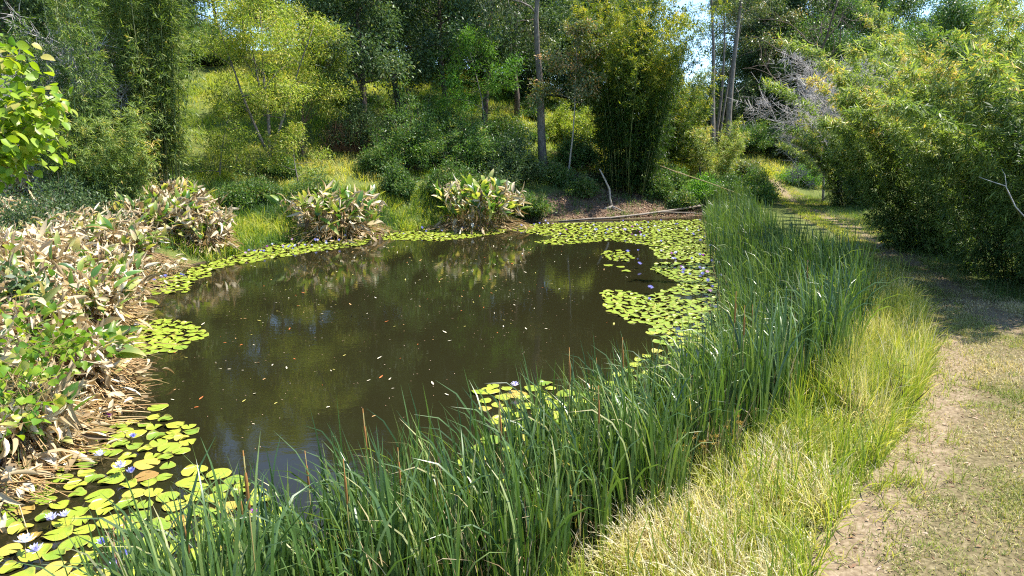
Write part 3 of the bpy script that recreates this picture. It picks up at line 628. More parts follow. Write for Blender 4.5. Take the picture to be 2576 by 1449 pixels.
SH += [('leafy_shrub', 1330, 39.8, 1.2, 1.1, 'weeds', 'straggly weeds at the water edge below the straight gum'), ('leafy_shrub', 1465, 42.5, .9, .9, 'weeds', 'straggly weeds left of the twisted bare root'),
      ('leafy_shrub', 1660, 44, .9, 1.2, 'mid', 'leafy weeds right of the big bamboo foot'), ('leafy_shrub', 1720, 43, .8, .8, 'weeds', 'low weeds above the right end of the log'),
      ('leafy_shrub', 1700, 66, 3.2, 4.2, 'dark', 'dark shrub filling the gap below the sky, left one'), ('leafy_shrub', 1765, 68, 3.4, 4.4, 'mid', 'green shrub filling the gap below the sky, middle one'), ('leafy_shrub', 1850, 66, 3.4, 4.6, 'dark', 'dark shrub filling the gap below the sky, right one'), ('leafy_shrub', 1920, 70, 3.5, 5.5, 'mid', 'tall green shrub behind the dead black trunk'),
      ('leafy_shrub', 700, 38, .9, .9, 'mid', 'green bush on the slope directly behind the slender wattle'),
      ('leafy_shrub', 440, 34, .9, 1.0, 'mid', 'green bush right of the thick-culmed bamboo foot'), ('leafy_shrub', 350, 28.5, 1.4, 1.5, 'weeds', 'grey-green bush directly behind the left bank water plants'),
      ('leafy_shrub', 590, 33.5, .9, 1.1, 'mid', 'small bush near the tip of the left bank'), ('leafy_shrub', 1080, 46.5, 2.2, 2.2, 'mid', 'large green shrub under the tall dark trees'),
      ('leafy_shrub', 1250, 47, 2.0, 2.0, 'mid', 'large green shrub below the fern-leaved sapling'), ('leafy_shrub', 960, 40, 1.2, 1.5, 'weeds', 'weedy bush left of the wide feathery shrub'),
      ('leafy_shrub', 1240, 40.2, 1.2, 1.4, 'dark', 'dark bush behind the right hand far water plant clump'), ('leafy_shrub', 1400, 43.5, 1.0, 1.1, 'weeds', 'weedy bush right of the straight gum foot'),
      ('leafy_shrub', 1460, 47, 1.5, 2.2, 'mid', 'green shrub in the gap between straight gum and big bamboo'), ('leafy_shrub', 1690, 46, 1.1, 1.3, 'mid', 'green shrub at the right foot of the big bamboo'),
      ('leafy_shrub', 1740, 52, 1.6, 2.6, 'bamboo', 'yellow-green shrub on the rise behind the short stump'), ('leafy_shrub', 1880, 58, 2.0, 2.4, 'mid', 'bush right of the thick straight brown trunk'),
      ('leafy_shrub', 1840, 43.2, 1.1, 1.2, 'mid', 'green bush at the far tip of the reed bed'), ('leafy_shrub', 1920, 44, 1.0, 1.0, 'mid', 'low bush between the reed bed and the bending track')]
for i, (nm, u, Yd, rx, hh, lf, lb) in enumerate(SH):
    big = rx > 1.5
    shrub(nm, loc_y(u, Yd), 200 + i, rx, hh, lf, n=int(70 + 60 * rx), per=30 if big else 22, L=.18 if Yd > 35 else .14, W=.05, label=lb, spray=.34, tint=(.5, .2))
r = np.random.default_rng(290); bk = shrub('bracken_tuft', (0, 0, 0), 291, .7, .8, 'weeds', n=40, per=16, L=.2, W=.06, label='x', cat='bracken'); bk2 = shrub('bracken_tuft', (0, 0, 0), 292, 1.0, 1.0, 'mid', n=50, per=16, L=.2, W=.06, label='x', cat='bracken')
for i in range(34):
    o = (bk, bk2)[i] if i < 2 else copy_tree((bk, bk2)[int(r.integers(2))]); u = r.uniform(430, 900) if i < 22 else r.uniform(1180, 1480)
    o.location = loc_y(u, r.uniform(46, 66)); o.rotation_euler.z = r.uniform(0, 6.28); q = r.uniform(.6, 1.3); o.scale = (q, q, q * r.uniform(.7, 1.1))
    lb = 'low bracken tuft dotted over the bright grassy slope at left' if i < 22 else 'low bracken tuft on the sunlit slope behind the straight gum'
    tag(o, lb, 'bracken', lb.replace('tuft', 'tufts'))
# brown dead brush under the dark tree
r = np.random.default_rng(300); mb = MB(); n = 900; a = r.uniform(0, 6.28, n); q = r.uniform(0, 1.6, n) ** .8
A = np.stack([np.cos(a) * q, np.sin(a) * q * .7, np.zeros(n)], 1); B = A + np.stack([r.normal(size=n) * .5, r.normal(size=n) * .4, r.uniform(.4, 1.9, n)], 1)
sticks(mb, A, B, .010, r.uniform(0, .3, n)); x, y, z = loc_y(885, 42.5)
tag(mb.build('brush_heap', M['litter'], loc=(x, y, z)), 'heap of dead brown brush under the crooked leaning tree', 'brush')

# --- the wood behind: each tree a thing, copies of five kinds
protos = []
for i, (H_, wood, leaf, kw) in enumerate([
        (16, 'darkbark', 'dark', dict(per=56, spread=1.1, L=.28, W=.12, first=.1, n1=16, len1=.3, up=.45, n2=6)),
        (17, 'redbark', 'olive', dict(per=46, spread=.9, L=.28, W=.08, hang=.9, first=.3, n1=12, len1=.24, up=.6, n2=6)),
        (14, 'darkbark', 'dark', dict(per=60, spread=1.1, L=.26, W=.12, first=.04, n1=17, len1=.34, up=.35, n2=6)),
        (15, 'bark', 'mid', dict(per=50, spread=1.0, L=.27, W=.09, hang=.5, first=.12, n1=14, len1=.3, up=.5, n2=6))]):
    protos.append(tree('forest_tree', (0, 0, 0), 400 + i, H_, .25, wood, leaf, tint=(.45, .22), **kw))
BK = []
r = np.random.default_rng(55)
for row, (Yd, us) in enumerate([(68, [1895, 1950]), (84, [1880, 1930, 1990]), (64, [860, 960, 1050, 1150, 1240, 1340, 1450, 1560]), (72, [520, 640, 780, 900, 1010, 1120, 1210, 1330, 1420, 1530]),
                                (80, [330, 420, 500, 590, 690, 830, 950, 1080, 1200, 1300, 1440, 1560]), (47, [-60, 60, 130]), (56, [-150, 0, 120, 220, 300]), (40, [-140, -30]),
                                (66, [1930, 2010, 2100, 2200, 2330]), (58, [2180, 2290, 2400, 2520, 2660]), (75, [1900, 1965, 2060, 2160, 2260, 2380, 2500]), (92, [1900, 1970, 2100, 2250])]):
    for u in us: BK.append((u + r.uniform(-25, 25), Yd + r.uniform(-2, 2)))
LB = ['dark forest tree in the wood on the far slope', 'thin crowned gum in the wood on the far slope', 'dense low-branched forest tree in the wood on the far slope', 'mid green forest tree in the wood on the far slope']
for i, (u, Yd) in enumerate(BK):
    k = i if i < 4 else int(r.choice([0, 0, 1, 2, 2, 3] if u < 1750 else [1, 1, 3, 3, 0]))
    o = protos[k] if i < 4 else copy_tree(protos[k])
    o.location = loc_y(u, Yd); o.rotation_euler.z = r.uniform(0, 6.28); s = r.uniform(.78, 1.02); o.scale = (s, s, s * r.uniform(.92, 1.1))
    tag(o, LB[k], 'tree', LB[k].replace('tree in', 'trees in').replace('gum in', 'gums in'))

# ------------------------------------------------------------------ water plants with large leaves
ovate = lambda s: (math.sin(math.pi * min(1, s ** .75)) ** .8) * (1 if s < 1 else 0) + .02
def waterplant(name, loc, seed, n, rad, H, green, label, group=None, L=.42, skirt=60, squash=1.0, rz=0):
    r = np.random.default_rng(seed); root = empty(name, loc, rz); st = MB(); gl = MB(); dl = MB()
    az = r.uniform(0, 6.28, n); q = np.sqrt(r.uniform(0, 1, n)); b = np.stack([np.cos(az) * q * rad * .55, np.sin(az) * q * rad * .55 * squash, np.zeros(n) - .1], 1)
    h = H * r.uniform(.45, 1.02, n) * (1 - .25 * q * q); lean = q * r.uniform(.2, 1.0, n) * .75 * rad / max(H, .1) * 1.2
    top = b + np.stack([np.cos(az) * h * lean, np.sin(az) * h * lean * squash, h], 1) + r.normal(size=(n, 3)) * [.12, .12, .03]
    dry = r.uniform(0, 1, n) > green + .5 * (.62 - h / H)
    sticks(st, b, top, .012, np.where(dry, r.uniform(.45, 1, n), r.uniform(0, .5, n)), sag=.05)
    # green and yellowing blades stand up and out, dry ones fold down
    g = np.where(~dry)[0]; g = np.concatenate([g, g]); m = len(g)
    D = unit(np.stack([np.cos(az[g]) * .5, np.sin(az[g]) * .5, r.uniform(.2, 1.2, m)], 1) + r.normal(size=(m, 3)) * .4)
    bigleaves(gl, top[g] - [0, 0, .1] + r.normal(size=(m, 3)) * .06, D, unit(r.normal(size=(m, 3)) * .4 + [0, 0, 1]), L * r.uniform(.7, 1.2, m), L * .36 * r.uniform(.7, 1.15, m), np.clip(r.normal(.42, .22, m), 0, .85), r.uniform(.1, .9, m), r.uniform(.1, .5, m), ovate, 5, .2, tip=.28)
    d = np.where(dry)[0]; d = np.concatenate([d, d, d, d]); m = len(d); up = r.uniform(-1.1, .8, m)
    D = unit(np.stack([np.cos(az[d]) * .6, np.sin(az[d]) * .6, up], 1) + r.normal(size=(m, 3)) * .45)
    f = r.uniform(0, 1, m) ** 1.8 * .6; P = top[d] * (1 - f[:, None] * .55) + b[d] * f[:, None] * .55
    bigleaves(dl, P, D, unit(r.normal(size=(m, 3))), L * r.uniform(.55, 1.1, m), L * .25 * r.uniform(.6, 1.2, m), np.clip(r.normal(.62, .26, m), 0, 1), r.uniform(-.4, 2.3, m), r.uniform(.2, 1.0, m), ovate, 5, r.uniform(-.3, .9, m))
    # hanging dead leaves and collapsed stalks round the foot
    k = skirt; a2 = r.uniform(0, 6.28, k); q2 = rad * r.uniform(.45, 1.15, k); P = np.stack([np.cos(a2) * q2, np.sin(a2) * q2 * squash, r.uniform(.02, H * .5, k) * (1.3 - q2 / rad)], 1)
    bigleaves(dl, P, unit(np.stack([np.cos(a2), np.sin(a2), r.uniform(-.9, .2, k)], 1) + r.normal(size=(k, 3)) * .4), unit(r.normal(size=(k, 3)) + [0, 0, .6]), L * r.uniform(.5, 1, k), L * .28 * r.uniform(.5, 1.1, k), np.clip(r.normal(.45, .28, k), 0, 1), r.uniform(-.3, 1.2, k), r.uniform(.1, .9, k), ovate, 4, .4)
    k = skirt * 2; a2 = r.uniform(0, 6.28, k); A = np.stack([np.cos(a2) * rad * .4, np.sin(a2) * rad * .4 * squash, r.uniform(.05, .7, k)], 1); e = rad * r.uniform(.8, 1.35, k); a3 = a2 + r.normal(size=k) * .35
    sticks(st, A, np.stack([np.cos(a3) * e, np.sin(a3) * e * squash, r.uniform(.01, .25, k)], 1), .010, r.uniform(.3, 1, k), sag=.04)
    st.build('stalks', M['stalk'], root); dl.build('dry_leaves', M['dry'], root)
    if len(gl.V): gl.build('green_leaves', M['broad'], root)
    tag(root, label, 'water plant', group); return root
def wp(u, v, *a, **k):
    x, y = G(u, v, 0.05); return waterplant('water_plant', (x, y, max(0.0, H1(x, y))), *a, **k)
wp(850, 594, 501, 190, 2.15, 2.35, .6, 'clump of half dry broad-leaved water plants at the middle of the far shore', skirt=130, L=.72)
wp(1205, 572, 502, 180, 2.25, 2.7, .72, 'clump of broad-leaved water plants on the far shore right of the middle one', skirt=110, L=.78)
LW = [(275, 572, 120, 1.4, 1.9, .3), (385, 604, 120, 1.3, 1.8, .35), (470, 632, 110, 1.2, 1.6, .4), (130, 600, 120, 1.4, 1.8, .3), (245, 630, 120, 1.3, 1.7, .3), (350, 645, 110, 1.2, 1.5, .35), (255, 752, 110, 1.05, 1.2, .4), (120, 740, 110, 1.2, 1.6, .3),
      (-40, 560, 110, 1.5, 1.9, .3), (95, 545, 110, 1.5, 1.9, .25), (215, 560, 130, 1.5, 1.8, .3), (330, 590, 130, 1.5, 1.9, .35), (440, 612, 140, 1.5, 1.9, .42), (510, 640, 90, 1.0, 1.4, .4),
      (-60, 660, 120, 1.4, 1.9, .25), (60, 670, 130, 1.4, 1.9, .28), (185, 690, 120, 1.3, 1.6, .3), (300, 695, 120, 1.2, 1.4, .4),
      (-40, 800, 120, 1.2, 1.7, .3), (80, 810, 120, 1.15, 1.6, .35), (205, 835, 120, 1.1, 1.3, .4),
      (-60, 960, 100, 1.0, 1.5, .35), (40, 985, 90, .9, 1.35, .3), (160, 985, 100, .95, 1.05, .4), (-90, 1130, 80, .8, 1.25, .35), (30, 1140, 80, .75, .9, .35)]
WLB = ['in the back row right of the low arching bamboo', 'near the right end of the back row, the paler one', 'before the right end of the back row', 'between the first and second rows at left', 'between the first and second rows, middle', 'low between rows near the bank tip', 'low at the water side, left of the sparse pads', 'in the second row behind the vine',
       'at the far left behind all the others', 'in the back row beneath the dark bush', 'in the back row below the low arching bamboo', 'in the back row, fourth from the left', 'at the right end of the back row with greener leaves', 'small, at the bank tip nearest the far lily strip',
       'in the second row at the left edge', 'in the second row beside the left edge clump', 'in the second row above the heart-leaved vine', 'low and pale at the water side of the second row',
       'at the left edge above the heart-leaved vine', 'just behind the heart-leaved vine', 'at the water side beside the round lily raft',
       'at the left edge below the heart-leaved vine', 'below the heart-leaved vine with hanging tan leaves', 'low over the fallen stalks by the water', 'at the left edge nearest the camera', 'small and nearly dead beside the magenta flower']
for i, (u, v, n, rad, H_, gr) in enumerate(LW):
    wp(u, v, 510 + i, int(n * 2.1), rad * 1.15, H_ * 1.12, gr * .8, 'half dry water plant clump ' + WLB[i], skirt=130, L=.58 if v < 650 else .50)
# collapsed stalks and leaves lying along the left edge of the water
r = np.random.default_rng(560); mb = MB()
EDGE = [G(*p) for p in [(470, 668), (370, 712), (310, 775), (305, 850), (300, 930), (290, 1030), (180, 1130), (50, 1230), (-60, 1300)]]
for i in range(len(EDGE) - 1):
    n = 150; f = r.uniform(0, 1, n)[:, None]; A = np.array(EDGE[i]) * (1 - f) + np.array(EDGE[i + 1]) * f + r.normal(size=(n, 2)) * .28 - [.45, 0]
    a = r.normal(size=n) * .75 + .05; Lh = r.uniform(.3, .95, n)
    A3 = np.column_stack([A, r.uniform(.02, .32, n)]); B3 = np.column_stack([A[:, 0] + np.cos(a) * Lh, A[:, 1] + np.sin(a) * Lh, r.uniform(.005, .12, n)])
    sticks(mb, A3, B3, r.uniform(.006, .011, n), r.uniform(.2, 1, n))
lt = mb.build('fallen_stalks', M['stalk']); tag(lt, 'mat of brown fallen stalks along the left water edge', 'stalks', kind='stuff')
mb = MB(); n = 800; k = r.integers(0, len(EDGE) - 1, n); f = r.uniform(0, 1, n)[:, None]; A = np.array(EDGE)[k] * (1 - f) + np.array(EDGE)[k + 1] * f + r.normal(size=(n, 2)) * .35 - [.35, 0]
bigleaves(mb, np.column_stack([A, r.uniform(.02, .35, n)]), unit(np.column_stack([r.normal(size=(n, 2)), r.normal(size=n) * .45])), unit(r.normal(size=(n, 3)) * .7 + [0, 0, 1]), r.uniform(.18, .42, n), r.uniform(.06, .13, n), np.clip(r.normal(.6, .28, n), 0, 1), r.uniform(-.5, 1.5, n), r.uniform(0, .9, n), ovate, 5, r.uniform(-.2, .9, n))
lt = mb.build('fallen_leaves', M['dry']); tag(lt, 'pale dead leaves lying on the fallen stalks at the left water edge', 'leaves', kind='stuff')

# ------------------------------------------------------------------ heart-leaved vine and the overhanging branch at the left
heart = lambda s: (.55 + 1.9 * s if s < .22 else .97 * (1 - ((s - .22) / .78) ** 1.6)) + .02
r = np.random.default_rng(570)
def vinepatch(pts, n, label, seed):
    r = np.random.default_rng(seed); root = empty('creeper_vine', pts[0]); mb = MB(); P = []
    for q in pts:
        m = n // len(pts); c = np.array(q) - np.array(pts[0]); P.append(c + r.normal(size=(m, 3)) * [.25, .25, .15])
    P = np.concatenate(P); m = len(P); a = r.uniform(0, 6.28, m)
    bigleaves(mb, P, unit(np.stack([np.cos(a), np.sin(a), r.uniform(-1.2, .1, m)], 1)), unit(r.normal(size=(m, 3)) * .55 + [.2, -.3, 1]), r.uniform(.09, .15, m), r.uniform(.08, .14, m), np.clip(r.normal(.55, .24, m), 0, .96), r.uniform(0, .9, m), r.uniform(.05, .4, m), heart, 5, .1)
    mb.build('leaves', M['vine'], root); mb = MB(); k = r.integers(0, m, 60); j = r.integers(0, m, 60); near = np.linalg.norm(P[k] - P[j], axis=1) < .8
    sticks(mb, P[k][near], P[j][near], .006, .3, sag=-.05); mb.build('stems', M['stalk'], root); tag(root, label, 'vine')
vinepatch([at(u, v, Yd) for u, v, Yd in [(60, 880, 9.2), (150, 860, 9.6), (110, 930, 9.0), (30, 800, 9.6), (190, 850, 9.8)]], 260, 'lime green heart-leaved vine climbing over the dry water plants', 571)
vinepatch([at(u, v, Yd) for u, v, Yd in [(10, 960, 7.9), (30, 1030, 7.6), (-40, 1000, 7.7)]], 110, 'smaller heart-leaved vine tangle below the large one at the left edge', 572)
# overhanging branch: trunk stands outside the frame on the left bank
bx, by = at(-330, 500, 10.2)[:2]; root = empty('broadleaf_tree', (bx, by, H1(bx, by))); bz = H1(bx, by); mb = MB(); base = np.array([bx, by, bz])
trunk = np.array([[0, 0, -.3], [.05, .1, 1.2], [.0, .1, 2.8], [.15, .05, 4.4], [.1, .2, 5.8]]); tube(mb, trunk, [.12, .1, .085, .06, .03], 9); mb.build('trunk', M['bark'], root)
ends = [(40, 140, 10.0, .7), (165, 232, 10.0, .35), (120, 300, 9.8, .5), (60, 250, 9.8, .6), (140, 350, 9.7, .35), (70, 380, 9.8, .45), (10, 330, 9.9, .6), (30, 420, 9.9, .28), (-60, 200, 10, .8), (-100, 350, 10, .8), (-90, 80, 10.2, .5), (-180, 150, 10.2, .9), (100, 225, 10.0, .4)]
bm = MB(); lm = MB()
for u, v, Yd, sp in ends:
    e = at(u, v, Yd) - base; st = trunk[2 if v > 150 else 3]; mid = (st + e) / 2 + [0, 0, .25]
    tt = np.linspace(0, 1, 8)[:, None]; curve = st * (1 - tt) ** 2 + 2 * mid * tt * (1 - tt) + e * tt ** 2; tube(bm, curve, np.linspace(.03, .006, 8), 5, cap=False)
    m = int(230 * sp); f = r.uniform(.62, 1.0, m); c = st * ((1 - f) ** 2)[:, None] + mid * (2 * f * (1 - f))[:, None] + e * (f ** 2)[:, None]
    P = c + r.normal(size=(m, 3)) * [.2 * sp + .06, .2, .22 * sp + .05]; a = r.uniform(0, 6.28, m)
    bigleaves(lm, P, unit(np.stack([np.cos(a) * .8 + .2, np.sin(a) * .8, r.uniform(-1.1, .15, m)], 1)), unit(r.normal(size=(m, 3)) * .5 + [.1, -.2, 1]), r.uniform(.13, .21, m), r.uniform(.085, .14, m), np.clip(r.normal(.74, .18, m), 0, .97), r.uniform(0, .8, m), r.uniform(.05, .35, m), ovate, 5, .1)
bm.build('limbs', M['bark'], root); lm.build('crown', M['vine'], root); tag(root, 'overhanging broad-leaved branch with glowing yellow-green leaves at the left', 'tree')
sh = shrub('leafy_shrub', (at(20, 560, 12.5)[0], 12.5, .6), 575, .4, 1.5, 'dark', n=70, per=10, L=.16, W=.08, label='small dark glossy bush poking out of the left bank water plants')

# ------------------------------------------------------------------ water lilies
def padmesh(seed):
    r = np.random.default_rng(seed); mb = MB(); n = 26; notch = .16; a = np.linspace(notch, 2 * math.pi - notch, n)
    ph = r.uniform(0, 6.28, 3); rings = []; tn = []
    for q in (.02, .45, .8, .95, 1.0):
        rad = q * (1 + .05 * np.sin(3 * a + ph[0]) * q + .025 * np.sin(7 * a + ph[1]) * q + .012 * np.sin(17 * a))
        z = .012 + .02 * q * q * np.sin(2 * a + ph[2]) * r.uniform(.2, 1) + (.09 * r.uniform(0, 1) ** 2 * (q > .9) * np.clip(np.sin(2 * a + ph[1]) - .2, 0, 1)) - .006 * q
        rings.append(np.stack([np.cos(a) * rad, np.sin(a) * rad, np.maximum(z, .004)], 1)); tn.append(np.full(n, q))
    V = np.concatenate(rings); F = []
    for k in range(4): i = np.arange(n - 1); F.append(np.stack([k * n + i, (k + 1) * n + i, (k + 1) * n + i + 1, k * n + i + 1], 1))
    mb.add(V, np.concatenate(F), np.concatenate(tn)); return mb
PADS = [padmesh(600 + i) for i in range(7)]; PADMESH = [p.mesh('lily_pad', M['pad']) for p in PADS]
ZONES = [  # picture polygon, spacing factor, label, group
    ([(120, 1200), (260, 1075), (400, 1045), (505, 1085), (440, 1160), (400, 1200), (520, 1180), (640, 1225), (760, 1330), (800, 1470), (700, 1560), (-150, 1560), (-100, 1430), (30, 1260)], .86, 'round lime green lily pad in the raft at the lower left corner', 0),
    ([(325, 815), (420, 805), (470, 812), (520, 842), (470, 868), (430, 890), (330, 892), (250, 900), (240, 880), (330, 862)], .80, 'lily pad in the small raft beside the left bank stalks', 0),
    ([(345, 715), (420, 700), (480, 682), (535, 690), (480, 712), (470, 735), (400, 742), (350, 735)], .95, 'lily pad in the sparse patch off the tip of the left bank', 0),
    ([(600, 640), (720, 612), (840, 604), (930, 601), (915, 618), (800, 632), (690, 650), (560, 672), (500, 690), (470, 680)], .86, 'lily pad in the strip along the far left shore', 0),
    ([(935, 600), (960, 586), (1060, 575), (1260, 565), (1275, 585), (1200, 596), (1110, 606), (990, 605)], .84, 'lily pad in the strip between the two far water plant clumps', 0),
    ([(1285, 580), (1310, 566), (1450, 561), (1620, 557), (1775, 552), (1815, 620), (1700, 628), (1640, 618), (1530, 606), (1400, 616), (1345, 610), (1400, 598)], .88, 'lily pad in the far raft below the fallen log', 0),
    ([(1640, 625), (1815, 615), (1880, 680), (1900, 760), (1860, 830), (1740, 880), (1660, 865), (1640, 830), (1690, 800), (1620, 780), (1640, 745), (1720, 715), (1640, 680), (1660, 650)], .80, 'lily pad in the broad raft along the right hand reeds', 0),
    ([(1515, 735), (1560, 728), (1610, 742), (1660, 770), (1680, 800), (1650, 818), (1590, 812), (1540, 790), (1525, 765)], .86, 'lily pad in the rounded raft jutting into the open water at right', 0),
    ([(1515, 635), (1560, 630), (1600, 645), (1570, 660), (1530, 652)], 1.1, 'lily pad in the tiny loose group left of the right hand raft', 0),
    ([(1200, 985), (1240, 970), (1330, 985), (1360, 955), (1440, 985), (1420, 1060), (1300, 1080), (1230, 1050)], 1.2, 'lily pad in the open pond just beyond the tips of the near reeds', 0),
    ([(1250, 1080), (1450, 1000), (1640, 880), (1740, 880), (1660, 1060), (1450, 1230), (1250, 1330), (1000, 1420), (700, 1490), (700, 1400), (1000, 1300)], 1.25, 'lily pad half hidden among the near reeds', 0)]
allp = []
for zi, (uv, sf, lb, _) in enumerate(ZONES):
    poly = [G(*p) for p in uv]; cand = scatter(poly, 9000 if zi in (5, 6) else 4000); kept = np.zeros((0, 3))
    rad = rng.uniform(.10, .18, len(cand)) * (1.0 if zi not in (5, 6, 4, 3) else .95)
    if zi in (5, 6): kk = vnoise(cand[:, 0] * .8, cand[:, 1] * .8, 61 + zi) + .3 * rng.uniform(0, 1, len(cand)) > .38; cand, rad = cand[kk], rad[kk]
    for c, q in zip(cand, rad):
        if len(kept) and (np.hypot(kept[:, 0] - c[0], kept[:, 1] - c[1]) < (kept[:, 2] + q) * sf).any(): continue
        if not inpoly(np.array([c[0]]), np.array([c[1]]), POND)[0] and zi != 0: continue
        kept = np.vstack([kept, [c[0], c[1], q]])
    for k in kept: allp.append((k[0], k[1], k[2], zi))
for u, v, q in [(1530, 668, .18), (1560, 672, .16), (1575, 683, .17), (398, 1026, .17), (1640, 838, .16), (1230, 985, .2), (1300, 993, .19)]:
    x, y = G(u, v); allp.append((x, y, q, 8 if v < 700 else 9))
allp.sort(key=lambda p: p[2] ** 0 / (p[0] ** 2 + p[1] ** 2), reverse=True)
def inview(x, y):
    p = np.array([x, y, -CAMH]); f = p[1] * CP - p[2] * SP; up = p[1] * SP + p[2] * CP
    return f > 0 and abs(x / f) < .76 and abs(up / f) < .44
vis = [p for p in allp if inview(p[0], p[1])]; rest = vis[300:]
for p in vis[:300]:
    o = bpy.data.objects.new('lily_pad', PADMESH[rng.integers(7)]); COL.objects.link(o); x, y, q, zi = p
    o.location = (x, y, rng.uniform(0, .012)); o.rotation_euler = (rng.normal() * .03, rng.normal() * .03, rng.uniform(0, 6.28)); o.scale = (q, q * rng.uniform(.9, 1.05), .6 + q)
    tag(o, ZONES[zi][2], 'lily pad', ZONES[zi][2].replace('lily pad', 'lily pads'))
mb = MB()
for x, y, q, zi in rest:
    P = PADS[rng.integers(7)]; V = P.V[0] * [q, q, .8]; a = rng.uniform(0, 6.28); c, s = math.cos(a), math.sin(a)
    mb.add(np.stack([V[:, 0] * c - V[:, 1] * s + x, V[:, 0] * s + V[:, 1] * c + y, V[:, 2] + rng.uniform(0, .012)], 1), P.F[0], P.T[0])
if rest: tag(mb.build('lily_pads', M['pad']), 'far lily pads crowding the back of the pond', 'lily pads', kind='stuff')

def lily(mat, seed, hgt, opened=1.0, size=.08):
    r = np.random.default_rng(seed); root = empty('water_lily'); mb = MB(); tube(mb, np.array([[0, 0, -.12], [.01, 0, hgt * .5], [.0, .01, hgt]]), .004, 5, .3); mb.build('stem', M['stalk'], root)
    mb = MB(); pr = lambda s: math.sin(math.pi * (.12 + .88 * s)) ** .8 * (1 if s < 1 else .05)
    for ring, (nn, el, sc) in enumerate([(8, .35 * opened, 1.1), (8, .75 * opened + .1, 1.0), (7, 1.05, .8)]):
        a = np.arange(nn) * 2 * math.pi / nn + ring * .4 + r.normal(size=nn) * .06; e = (math.pi / 2) - (math.pi / 2 - el) * opened + r.normal(size=nn) * .08
        D = np.stack([np.cos(a) * np.cos(e), np.sin(a) * np.cos(e), np.sin(e)], 1)
        bigleaves(mb, np.tile([0, .01, hgt], (nn, 1)) + D * .008, D, np.tile([0, 0, 1.0], (nn, 1)) - D * .1, size * sc, size * .34, r.uniform(0, 1, nn), -.3, .25, pr, 4)
    mb.build('petals', M[mat], root)
    mb = MB(); a = r.uniform(0, 6.28, 22); D = unit(np.stack([np.cos(a) * .4, np.sin(a) * .4, np.ones(22)], 1)); B = np.tile([0, .01, hgt], (22, 1)); sticks(mb, B, B + D * size * .42, .0028, r.uniform(0, 1, 22))
    mb.build('stamens', M['stamen'], root); return root
FL = {}
def flower(mat, u, v, label, sc=1.0, opened=1.0, group=None, hgt=.13):
    key = (mat, opened)
    x, y = G(u, v, hgt)
    if key not in FL: FL[key] = o = lily(mat, 650 + len(FL), .13, opened)
    else: o = copy_tree(FL[key])
    o.location = (x, y, 0); o.rotation_euler = (rng.normal() * .12, rng.normal() * .12, rng.uniform(0, 6.28)); o.scale = (sc, sc, sc * (hgt / .13) ** .5)
    tag(o, label, 'water lily', group); return o
for m, u, v, s, op, lb in [
    ('white', 258, 1150, 1.15, 1, 'white water lily wide open left of the blue bud on the lower left raft'), ('lilac', 308, 1172, 1.1, 1, 'pale lilac water lily just right of and below the wide open white one'),
    ('blue', 334, 1188, 1.0, .62, 'upright deep blue water lily on a tall stem in the lower left raft'), ('blue', 330, 1100, .9, .7, 'half open blue water lily between pads near the top of the lower left raft'),
    ('magenta', 281, 1044, .9, .7, 'magenta water lily beside the hanging tan leaf at the left bank'), ('magenta', 130, 1090, .95, .9, 'purple water lily among the fallen stalks at the left'),
    ('lilac', 124, 1308, 1.05, .8, 'pale water lily left of a lilac one over dark water at lower left'), ('lilac', 166, 1300, 1.0, .8, 'lilac water lily at the edge of a pad right of the pale one'),
    ('white', 58, 1378, 1.3, 1, 'largest white water lily at the bottom left'), ('lilac', 95, 1392, 1.15, 1, 'pale blue water lily touching the largest white one'),
    ('blue', 265, 1365, 1.0, .62, 'narrow blue water lily bud above the dead reed stems at the bottom left'), ('lilac', 288, 1432, 1.15, 1, 'pale lilac water lily at the bottom edge left of the dead reed stems'),
    ('blue', 318, 1405, 1.15, 1, 'violet blue water lily beside the dead reed stems'), ('blue', 385, 1442, 1.15, 1, 'blue water lily at the bottom edge right of the dead reed stems'),
    ('blue', 20, 1188, .9, .7, 'small blue water lily under the stalks at the left edge'), ('blue', 182, 1122, .8, .7, 'small blue water lily close to the leaf litter at the left'),
    ('lilac', 345, 822, 1.15, 1, 'pale water lily at the top of the small left raft'), ('blue', 281, 850, 1.1, .9, 'blue water lily against the left bank stalks'), ('blue', 306, 858, 1.1, 1, 'violet blue water lily just right of the one against the stalks'),
    ('lilac', 1300, 972, 1.1, 1, 'lone lilac water lily beyond the tips of the near reeds'), ('magenta', 640, 1290, .9, .8, 'pink purple water lily seen through the near reeds'),
    ('blue', 1580, 636, 1.25, .9, 'blue water lily by the tiny loose group of pads'), ('blue', 1606, 632, 1.0, .6, 'blue lily bud standing alone over dark water'), ('blue', 1606, 666, 1.2, .9, 'blue water lily over dark water below the loose bud'),
    ('blue', 1635, 728, 1.3, 1, 'blue water lily above the rounded raft at right'), ('blue', 1637, 752, .9, .6, 'small blue bud on the right of the rounded raft'),
    ('pink', 1790, 738, 1.3, .8, 'pink water lily beside the right hand reeds'), ('blue', 1812, 656, 1.6, 1, 'large blue water lily against the dark foot of the right reeds'), ('blue', 1822, 668, 1.6, 1, 'largest blue water lily just right of another at the reed foot')]:
    flower(m, u, v, lb, s, op)
r = np.random.default_rng(680)
